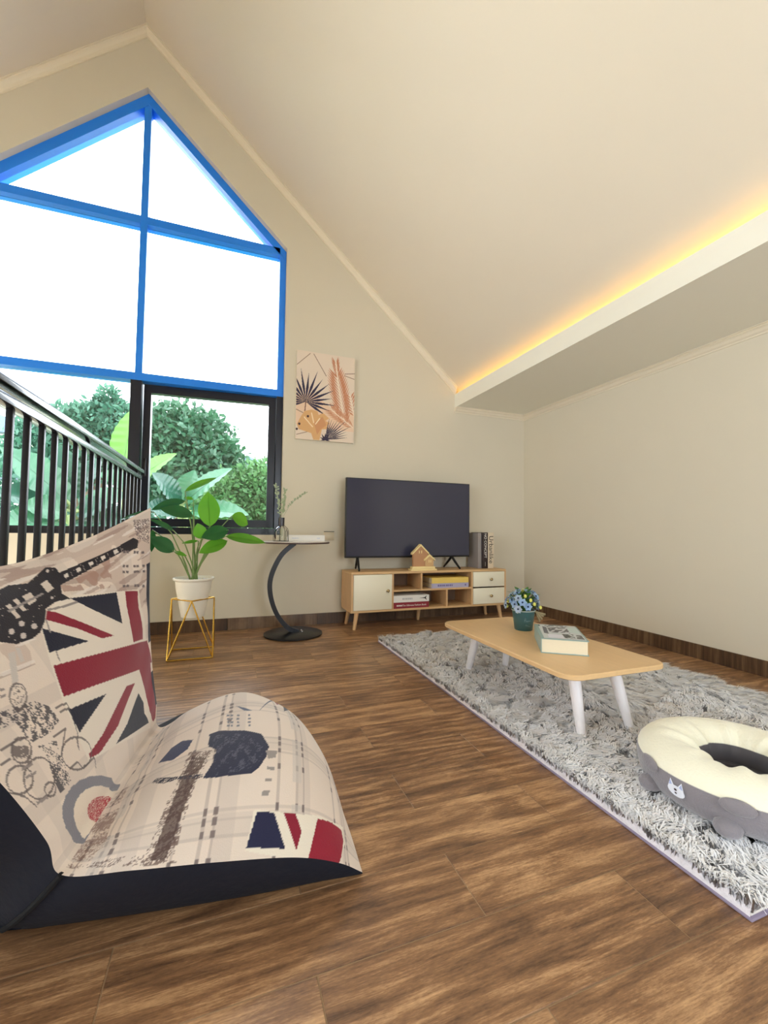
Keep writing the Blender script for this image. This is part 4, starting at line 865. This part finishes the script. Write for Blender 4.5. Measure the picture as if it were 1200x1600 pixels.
# faint plaid
def band(x, per, ph, w): return np.abs(((x+ph) % per)-per/2) < w
mixc(band(su, .16, .03, .018), (214, 200, 190), .55); mixc(band(sv, .15, .05, .017), (206, 192, 184), .5)
seat = ~IS_BACK
vl = band(su, .150, .0, .0022) | band(su, .150, .016, .0022) | band(su, .150, .040, .0022); hl_ = np.zeros(len(U), bool)
for ph in (.0, .017, .058): hl_ |= band(sv, .165, ph, .0024) 
mixc(seat & hl_, (176, 160, 154), .55); mixc(seat & vl, (186, 172, 166), .4)
wide = band(su, .150, .060, .007); 
mixc(seat & (band(su, .150, .0, .006) | band(su, .150, .016, .006) | band(su, .150, .036, .006) | band(su, .150, .075, .006)) & (band(sv, .165, .0, .0036) | band(sv, .165, .017, .0036) | band(sv, .165, .058, .0036)), (112, 98, 98), .85)
mixc(seat & band(sv, .33, .10, .011) & band(su, .15, .05, .055), (206, 196, 190), .6)
bk_up = IS_BACK & (V_ < .20)
mixc(bk_up & (vnoise(np.stack([U*26, V_*60], 1), 41) > .15), (196, 172, 160), .6); mixc(bk_up & (vnoise(np.stack([U*14, V_*150], 1), 42) > .55), (150, 120, 112), .55); mixc(bk_up & (vnoise(np.stack([U*30, V_*220], 1), 43) > .7), (240, 230, 224), .7)
NAVY, RED, BLK = (24, 28, 50), (140, 24, 50), (40, 36, 44)
# flag on the backrest: cream ground first
mixc(reg(Z1([(500, 690), (1000, 655), (1060, 1030)])+Z2([(1120, 400), (1080, 640), (840, 760), (640, 880), (560, 700), (450, 430), (370, 180), (320, 20)])+Z1([(290, 920), (330, 800)]), True), (236, 224, 212))
for pts, z, col in (([(505, 712), (840, 672), (880, 900)], Z1, NAVY), ([(335, 805), (400, 815), (620, 900), (820, 985), (735, 1005), (560, 935), (330, 870)], Z1, RED), ([(300, 932), (640, 1025), (355, 1108)], Z1, NAVY),
                    ([(900, 665), (990, 665), (1000, 780), (1030, 1010), (960, 1035), (935, 900), (910, 770)], Z1, RED), ([(385, 185), (970, 30), (1065, 0), (1095, 160), (1080, 170), (1000, 215), (460, 410)], Z2, RED),
                    ([(1003, 213), (1082, 168), (1105, 330), (1125, 470), (1120, 560), (1105, 590), (1075, 520), (1050, 370)], Z2, RED), ([(490, 505), (765, 390), (570, 672)], Z2, NAVY),
                    ([(915, 330), (975, 308), (850, 620), (720, 815), (650, 855), (640, 825), (740, 680), (820, 520)], Z2, RED), ([(1000, 380), (1035, 450), (1040, 530), (1070, 600), (835, 752), (920, 600)], Z2, NAVY)):
    mixc(reg(z(pts), True), col)
mixc(IS_BACK & (U > .972) & (V_ > .12) & (V_ < .27), NAVY); mixc(IS_BACK & (U > .972) & (V_ > .33) & (V_ < .41), NAVY)
# guitar
mixc(reg(Z1([(440, 620), (790, 430), (810, 600), (790, 640), (460, 665)]), True) & (vnoise(np.stack([U*50, V_*120], 1), 44) > .0), (170, 132, 118), .75)
GT = [[(-120, 760), (-60, 690), (0, 650), (60, 620), (200, 605), (260, 550), (330, 490), (400, 490), (435, 530), (400, 560), (440, 600), (450, 680), (510, 715), (400, 740), (330, 790), (325, 870), (290, 960), (230, 1010), (120, 1045), (0, 1030), (-90, 960)],
      [(345, 565), (870, 335), (900, 372), (425, 625)], [(865, 330), (960, 282), (992, 300), (990, 352), (920, 382), (880, 362)]]
for g_ in GT: mixc(reg(Z1(g_), True) & (RND > .004), BLK)
for q_ in ([(295, 610), (340, 580), (390, 640), (345, 675)], [(160, 700), (220, 670), (265, 730), (210, 765)], [(40, 770), (70, 755), (145, 850), (120, 865)], [(90, 730), (120, 715), (190, 800), (165, 810)]): mixc(reg(Z1(q_), True), (218, 204, 194))
for x, y in ((155, 900), (245, 918), (82, 955), (168, 985), (345, 515), (375, 710)): 
    r_ = 22 if y > 850 else 11; mixc(reg(Z1([(x+r_*math.cos(t), y+r_*math.sin(t)) for t in np.linspace(0, 6.28, 9)[:-1]]), True), (206, 194, 190))
for k in range(10):
    t = .10+.088*k; x, y = 385+(885-385)*t, 592+(352-592)*t; h_ = 15
    if k % 2: mixc(reg(Z1([(x-16, y-4), (x+12, y-18), (x+22, y+6), (x-6, y+20)]), True), (226, 214, 206))
    mixc(reg(Z1([(x+30, y-30), (x+34, y-32), (x+52, y+8), (x+48, y+10)]), True), (150, 138, 136))
for ln in (Z1([(310, 680), (180, 745), (60, 810)]), Z1([(345, 800), (470, 770), (560, 740)]), Z1([(330, 870), (360, 960)]), Z1([(405, 1100), (430, 1165)])): 
    mixc(near_line(U, V_, [uv(x, y, True) for x, y in ln], .0022) & IS_BACK, (150, 140, 138))
# collar band of checks below the peak
for cx_ in (893, 918, 972, 992, 1032):
    for cy_ in (382, 482, 525, 628): mixc(reg(Z1([(cx_-9, cy_-9), (cx_+9, cy_-9), (cx_+9, cy_+9), (cx_-9, cy_+9)]), True), (110, 98, 100))
mixc(reg(Z1([(960, 150), (1080, 140), (1075, 320), (985, 290)]), True) & (RND > .45), (120, 104, 104))
# seated drummer sketch
for j, bl_ in enumerate(([(-60, 600), (0, 520), (80, 500), (120, 480), (250, 440), (350, 480), (430, 580), (350, 680), (230, 740), (180, 700), (100, 590), (30, 640), (-40, 690)], [(270, 770), (400, 720), (440, 850), (520, 1030), (430, 1110), (380, 1000), (340, 850)])):
    rg_ = reg(Z2(bl_), True); mixc(rg_ & (vnoise(np.stack([U*150, V_*260], 1), 50+j)+rp.normal(0, .5, len(U)) > -.1), (62, 60, 72), .9)
def sk(z, pts, back=True, w=.0016, col=(96, 86, 88), a=.85): mixc(near_line(U, V_, [uv(x, y, back) for x, y in z(pts)], w) & (IS_BACK == back), col, a)
el = lambda x, y, a, b, n=22, t0=0, t1=6.283: [(x+a*math.cos(t), y+b*math.sin(t)) for t in np.linspace(t0, t1, n)]
for p_ in (el(130, 405, 62, 92), el(150, 800, 72, 92), el(550, 820, 108, 118), [(550, 720), (565, 790), (555, 700)], [(500, 930), (555, 880), (600, 930)], el(140, 1010, 95, 100), el(280, 1000, 110, 150), [(400, 490), (480, 455), (560, 690)], [(430, 520), (500, 490)], [(0, 800), (90, 740), (200, 700)], [(0, 905), (70, 860)], [(380, 700), (470, 640), (440, 830)], [(600, 920), (680, 850), (690, 920)], el(360, 1080, 40, 50), [(60, 1100), (180, 1130), (260, 1200)], [(90, 480), (130, 520), (180, 480)]): sk(Z2, p_)
for k in range(9): sk(Z2, [(85+14*k, 770+4*(k % 3)), (90+14*k, 850-6*(k % 2))])
mixc(reg(Z2(el(130, 400, 50, 75)), True) & (RND > .8), (120, 108, 108))
for q_ in ([(150, 930), (228, 885), (232, 905), (155, 948)], [(178, 990), (255, 950), (260, 968), (185, 1008)], [(0, 350), (30, 345), (30, 365), (0, 372)], [(0, 400), (40, 390), (40, 410), (0, 420)], [(260, 1170), (340, 1125), (345, 1145), (268, 1190)], [(60, 100), (110, 80), (135, 300), (90, 320)], [(110, 60), (140, 50), (180, 150), (150, 160)]): mixc(reg(Z2(q_), True), (150, 138, 136) if q_[0][1] > 300 else (206, 196, 190))
# roundel crossing the crease
mixc(reg(Z3(el(430, 690, 262, 268)), True), (134, 132, 142)); mixc(reg(Z3(el(440, 700, 190, 205)), True), (232, 216, 200)); mixc(reg(Z3(el(460, 680, 108, 108)), True) & (RND > .22), (178, 62, 72))
# seat print
mixc(reg(Z3([(195, 1080), (330, 860), (520, 620), (650, 480), (560, 700), (480, 900), (420, 1000), (300, 1085)]), False) & (vnoise(np.stack([U*120, V_*60], 1), 61)+.5*rp.normal(0, 1, len(U)) > .1), (140, 108, 100), .8)
mixc(reg(Z3([(210, 915), (290, 845), (380, 830), (330, 910)]), False), (132, 130, 142))
BANDP = Z4([(300, 440), (480, 425), (350, 660), (270, 900), (190, 1200)])+Z3([(1000, 1050), (780, 1075), (200, 1085), (400, 1040), (760, 1000), (830, 860), (930, 600), (1020, 440)])
mixc(reg(BANDP, False) & (vnoise(np.stack([U*40+V_*30, V_*190-U*120], 1), 62)+.6*rp.normal(0, 1, len(U)) > .35), (108, 84, 78), .85)
for k in range(7): sk(Z4, [(330+16*k, 470), (250+14*k, 640), (170+14*k, 850), (90+15*k, 1060), (30+15*k, 1220)], False, .0014, (84, 62, 58))
mixc(reg(Z4([(450, 310), (520, 285), (700, 285), (820, 310), (875, 400), (860, 470), (800, 560), (740, 600), (600, 610), (480, 625), (400, 630), (470, 520), (500, 420), (440, 400)]), False) & (RND > -1), (48, 50, 72)); mixc(reg(Z4([(470, 320), (700, 300), (860, 400), (780, 560), (480, 610)]), False) & (vnoise(np.stack([U*170, V_*300], 1), 71)+.5*rp.normal(0, 1, len(U)) > .75), (92, 94, 112), .8)
mixc(reg(Z4([(80, 520), (170, 415), (250, 360), (330, 350), (290, 420), (180, 500)]), False), (56, 60, 92)); mixc(reg(Z4([(20, 670), (60, 635), (180, 620), (400, 598), (390, 630), (200, 640), (120, 668)]), False) & (RND > .25), (58, 56, 70))
for q_ in ([(850, 430), (935, 430), (925, 480), (870, 490)], [(860, 545), (915, 548), (912, 572), (862, 568)], [(850, 632), (898, 634), (895, 655), (848, 655)], [(830, 715), (880, 718), (872, 760), (826, 756)]): mixc(reg(Z4(q_), False), (158, 148, 144))
for q_, c_ in (([(745, 76), (790, 80), (850, 120), (800, 122)], (70, 78, 104)), ([(800, 150), (880, 155), (975, 178), (985, 190), (880, 182)], (70, 78, 104)), ([(640, 105), (700, 118), (760, 142), (700, 140)], (96, 104, 128)), ([(850, 108), (935, 98), (960, 118), (880, 132)], RED), ([(925, 140), (985, 148), (1025, 182), (985, 178)], NAVY)): mixc(reg(Z4(q_), False), c_)
for x_ in (585, 610, 655, 735): 
    for y_ in (175, 200, 225, 250): mixc(reg(Z4([(x_-9, y_-8), (x_+9, y_-8), (x_+9, y_+6), (x_-9, y_+6)]), False), (130, 130, 140))
mixc(reg(Z5([(260, 395), (720, 440), (900, 520), (915, 640), (860, 845), (640, 775), (200, 690)]), False), (238, 228, 214))
for pts, col in (([(280, 412), (405, 415), (487, 675), (205, 668)], (34, 36, 70)), ([(475, 418), (560, 425), (605, 550), (568, 685)], RED), ([(718, 462), (820, 490), (890, 545), (905, 620), (890, 740), (860, 835), (780, 815), (648, 770)], (150, 24, 50))): mixc(reg(Z5(pts), False), col)
# shell below: sides, rear and base in navy
SH = CH.copy(); nr = len(CH)
for i in range(nr):
    for j in range(5):
        x, y, z = CH[i, j]
        if i <= 5:
            t = i/5; b_x = [x, x-.055, max(x-.12, -.505), -.500, -.470, -.440][i]; b_z = [z, z-.015, z-.06, z-.12, .075, .004][i]
            SH[i, j] = (min(b_x, x-.0) if i else x, y+(1.07-y)*.04*t, b_z)
        else: SH[i, j] = (x if i > 6 else -.30, y+(1.1-y)*.05, .004)
for i, (x, y) in {4: (-.430, .950), 5: (-.335, .915), 6: (-.260, .895), 7: (-.10, .868), 8: (.06, .846), 9: (.19, .834)}.items(): SH[i, 0, :2] = (x, y)
SH[10] = CH[10]-np.array([0, 0, .004])
chair = thing('floor_chair', 'armless padded floor chair with flag, guitar and plaid print on navy base', 'floor chair', (0, 1.05, 0))
OFFC = np.array([0, 1.05, 0])
link('printed_cover', np_mesh('printed_cover', SP-OFFC, grid_faces(NU, NV), mat_vcol('printed_cotton', .85, .25, .15, 420), C), chair)
nv2 = 121; v2 = np.linspace(0, nr-1, nv2); T2 = catmull(CH, v2); B2 = catmull(SH, v2); B2[:, :, 2] = np.maximum(B2[:, :, 2], .003)
def rowloop(k):
    u9 = np.linspace(0, 4, 25); top = catmull(T2[k], u9); bot = catmull(B2[k], u9); thick = np.linalg.norm(top[0]-bot[0])
    sides = []
    for a_, b__, sg in ((bot[-1], top[-1], 1), (top[0], bot[0], -1)):
        t = np.linspace(0, 1, 11)[1:-1, None]; s_ = a_+(b__-a_)*t; s_[:, 1] += sg*.26*thick*np.sin(PI*t[:, 0])**.8*(1 if sg > 0 else .30); s_[:, 2] = np.maximum(s_[:, 2], .003); sides.append(s_)
    return np.concatenate([bot, sides[0], top[-1:], top[:1], sides[1]])     # closes back to bot[0]
LP = np.stack([rowloop(k) for k in range(nv2)]); nl = LP.shape[1]; Fq = []
for k in range(nv2-1):
    for j in range(nl):
        if j == 25+9: continue                      # the open strip under the printed cover
        Fq.append((k*nl+j, k*nl+(j+1) % nl, (k+1)*nl+(j+1) % nl, (k+1)*nl+j))
MB().tube([tuple(p-OFFC) for p in LP[60][35:]]+[tuple(LP[60][0]-OFFC)], .005, 8).build('side_seam', mat('dark_seam', (8, 9, 16), .9), chair)
link('navy_shell', np_mesh('navy_shell', LP.reshape(-1, 3)-OFFC, Fq, mat('navy_cotton', (12, 16, 34), .85, bump=.15, nscale=60)), chair)

# ------------------------------------------------------------------ garden outside
GZ = -3.2
struct(MB().box(-30, 30, D+0.3, 45, GZ-0.1, GZ).build('ground', mat('garden_grass', (96, 130, 70), 0.9, noise=.2, nscale=3), None, False))
M_BARK = mat('tree_bark', (96, 82, 66), .9, noise=.2, nscale=12)
def tree(name, label, cat, blobs, n, leaf, mt, group=None, seed=0, trunk=True):
    """blobs: (pixel x, pixel y, depth y, radius in metres)"""
    rs = np.random.RandomState(seed); cs = [(at_y(px, py, y), r) for px, py, y, r in blobs]
    base = np.mean([c for c, r in cs], 0); t = thing(name, label, cat, (base[0], base[1], GZ), 0, group); off = np.array([base[0], base[1], GZ])
    wts = np.array([r**2 for c, r in cs]); wts /= wts.sum(); k = rs.choice(len(cs), n, p=wts)
    cen = np.array([cs[i][0] for i in k]); rad = np.array([cs[i][1] for i in k])
    d = rs.normal(size=(n, 3)); d /= np.linalg.norm(d, axis=1)[:, None]; P = cen+d*(rad*(.55+.5*rs.rand(n)**.6)*(1+.18*vnoise(d*6, seed)))[:, None]-off
    a = rs.normal(size=(n, 3))+d*.6; a /= np.linalg.norm(a, axis=1)[:, None]; b = np.cross(a, rs.normal(size=(n, 3))); b /= np.linalg.norm(b, axis=1)[:, None]
    L = (leaf*rs.uniform(.7, 1.3, n))[:, None]; w = L*.26
    V = np.stack([P, P+a*L*.5+b*w, P+a*L, P+a*L*.5-b*w], 1).reshape(-1, 3); f = np.arange(n)*4
    o = link('foliage', np_mesh('foliage', V, np.stack([f, f+1, f+2, f+3], 1), mt, None, False), t); o['kind'] = 'stuff'
    if trunk:
        top = base-off; MB().tube([(0, 0, 0), (.05, 0, top[2]*.5), (0, 0, top[2]*.92)], [.14, .11, .06], 10).build('trunk', M_BARK, t)
        for c, r in cs[:5]:
            e = c-off; MB().tube([(0, 0, top[2]*.6), ((e[0])*.6, e[1]*.6, (top[2]*.6+e[2])/2), tuple(e)], [.05, .035, .015], 7).build('branch', M_BARK, t)
    return t
M_FOL1 = mat_leaf('tree_foliage', (56, 98, 64), (34, 74, 56), .3, .6, 1.5); M_FOL2 = mat_leaf('pale_foliage', (84, 124, 68), (56, 98, 58), .35, .6, 2); M_FOL3 = mat_leaf('blue_green_foliage', (50, 94, 78), (68, 112, 86), .3, .6, 1.5)
tree('leafy_tree', 'dense round-crowned green tree outside the opening casement', 'tree', [(290, 690, 8, .62), (325, 700, 8.2, .5), (258, 690, 7.8, .55), (300, 735, 7.8, .7), (345, 735, 8, .45), (250, 740, 8, .6), (360, 765, 7.8, .45)], 14000, .12, M_FOL1, None, 1)
tree('slender_tree', 'slender pale tree with an airy top behind the stair railing', 'tree', [(168, 622, 9, .18), (150, 640, 9, .14), (178, 640, 9, .2), (150, 672, 9, .45), (105, 672, 9, .42), (188, 680, 9, .45), (120, 710, 9, .6), (70, 700, 9, .5)], 10000, .12, M_FOL3, None, 2)
tree('garden_shrub', 'light green feathery shrub below the round-crowned tree', 'shrub', [(392, 752, 6.7, .27), (400, 785, 6.7, .38), (362, 775, 6.7, .36), (342, 805, 6.6, .38), (420, 800, 6.7, .34), (410, 735, 6.8, .16)], 7000, .09, M_FOL2, None, 3, False)
tree('broad_shrub', 'broad dark shrub filling the ground behind the banana plants', 'shrub', [(20, 770, 11.5, 1.15), (90, 790, 11.5, 1.15), (160, 790, 11.5, 1.15), (230, 800, 11.5, 1.15), (300, 810, 11.5, 1.15), (380, 815, 11.5, 1.0), (-60, 780, 11.5, 1.15), (440, 800, 11.5, 1.0)], 9000, .16, M_FOL3, None, 4, False)
M_BAN = mat_leaf('banana_leaf', (70, 116, 82), (42, 88, 68), .3, .35, 3); M_BANY = mat_leaf('young_banana_leaf', (92, 140, 52), (74, 122, 50), .4, .4, 2); M_BAN2 = mat_leaf('darker_banana_leaf', (44, 86, 66), (30, 66, 56), .25, .35, 3); M_PSE = mat('banana_stem', (128, 142, 92), .7)
def banana(label, foot, leaves, group='banana plants in the garden'):
    """foot: x, y on the ground; leaves: (base px, tip px, depth0, depth1, width, material, up)"""
    t = thing('banana_plant', label, 'banana plant', (foot[0], foot[1], GZ), 0, group); off = Vector((foot[0], foot[1], GZ)); zt = 99
    for i_, (b, e, y0, y1, w, mt, up) in enumerate(leaves):
        if mt is M_BAN and i_ % 2: mt = M_BAN2  # every second leaf takes the darker green
        p, q = Vector(at_y(*b, y0))-off, Vector(at_y(*e, y1))-off; L = (q-p).length; zt = min(zt, p.z)
        lf = link('leaf', leaf_mesh('leaf', L*1.05, w, mt, .3, .22, 44, .45, True, .06, 58), t); lf.matrix_local = Matrix.Translation(p)@orient(q-p, up).to_4x4()
        MB().tube([(0, 0, max(.5, p.z-.7)), (p.x*.6, p.y*.6, p.z-.15), tuple(p), tuple(p+(q-p)*.1)], [.05, .035, .025, .018], 7).build('leaf_stalk', M_PSE, t)
    MB().tube([(0, 0, 0), (.02, 0, (zt-.5)*.6), (0, 0, zt-.3)], [.16, .13, .07], 12).build('stem', M_PSE, t)
u1 = (.1, -.7, .7)
A_ = at_y(105, 790, 5.4); banana('banana plant with wide drooping leaves seen through the balusters', (A_[0], 5.4),
    [((110, 790), (15, 690), 5.3, 4.9, .42, M_BAN, u1), ((110, 800), (0, 755), 5.3, 4.8, .45, M_BAN, u1), ((115, 800), (190, 765), 5.3, 5.0, .42, M_BAN, u1), ((105, 780), (95, 695), 5.4, 5.2, .36, M_BAN, u1), ((100, 815), (10, 808), 5.1, 4.6, .42, M_BAN, u1), ((120, 810), (200, 812), 5.2, 4.8, .4, M_BAN, u1), ((105, 790), (60, 725), 5.5, 5.3, .38, M_BAN, u1), ((112, 780), (150, 710), 5.5, 5.3, .3, M_BAN, u1), ((100, 800), (40, 785), 5.0, 4.7, .26, M_BAN, (.2, -.9, .4)), ((120, 800), (165, 785), 5.1, 4.9, .26, M_BAN, (-.2, -.8, .5))])
A_ = at_y(200, 790, 6.2); banana('banana plant with one tall upright bright leaf beside the window mullion', (A_[0], 6.2),
    [((190, 745), (204, 628), 6.2, 6.1, .36, M_BANY, (-.2, -1, .1)), ((205, 760), (265, 700), 6.1, 5.8, .30, M_BANY, u1), ((210, 765), (160, 735), 6.1, 5.8, .36, M_BAN, u1)])
A_ = at_y(290, 800, 5.6); banana('banana plant with pale arching leaves behind the potted plant', (A_[0], 5.6),
    [((285, 790), (350, 722), 5.6, 5.2, .30, M_BAN, u1), ((282, 790), (248, 735), 5.6, 5.3, .34, M_BAN, u1), ((290, 800), (385, 790), 5.5, 5.1, .34, M_BAN, u1), ((280, 800), (230, 790), 5.5, 5.2, .34, M_BAN, u1), ((285, 790), (300, 735), 5.7, 5.5, .3, M_BAN, u1)])
# neighbouring houses
def far_house(label, c, w, d, hw, hr, roof):
    t = thing('neighbour_house', label, 'house', (c[0], c[1], GZ)); H_ = c[2]-GZ
    MB().box(-w/2, w/2, -d/2, d/2, 0, H_).build('wall', mat('far_plaster', (214, 206, 192), .8), t, False)
    o = .35; MB().prism([(-w/2-o, H_-.15), (w/2+o, H_-.15), (0, H_+hr)], 'y', -d/2-o, d/2+o).build('roof', roof, t, False)
    for k in (-1, 1):
        f = MB().box(k*w*.25-.5, k*w*.25+.5, -d/2-.03, -d/2+.02, H_-1.6, H_-.5).build('window', mat('far_window_frame', (240, 238, 232), .6), t, False)
        MB().box(k*w*.25-.44, k*w*.25+.44, -d/2-.04, -d/2-.03, H_-1.54, H_-.56).build('pane', mat('far_pane', (60, 72, 84), .1), f, False)
M_ROOF = mat('blue_grey_roof', (86, 104, 132), .6, noise=.1, nscale=8)
far_house('blue-grey roofed house half hidden behind the banana plants', at_y(-10, 690, 18), 5, 5, 0, .75, M_ROOF)
far_house('blue-grey roofed house beyond the feathery shrub', at_y(385, 745, 18), 2.6, 3, 0, .55, M_ROOF)
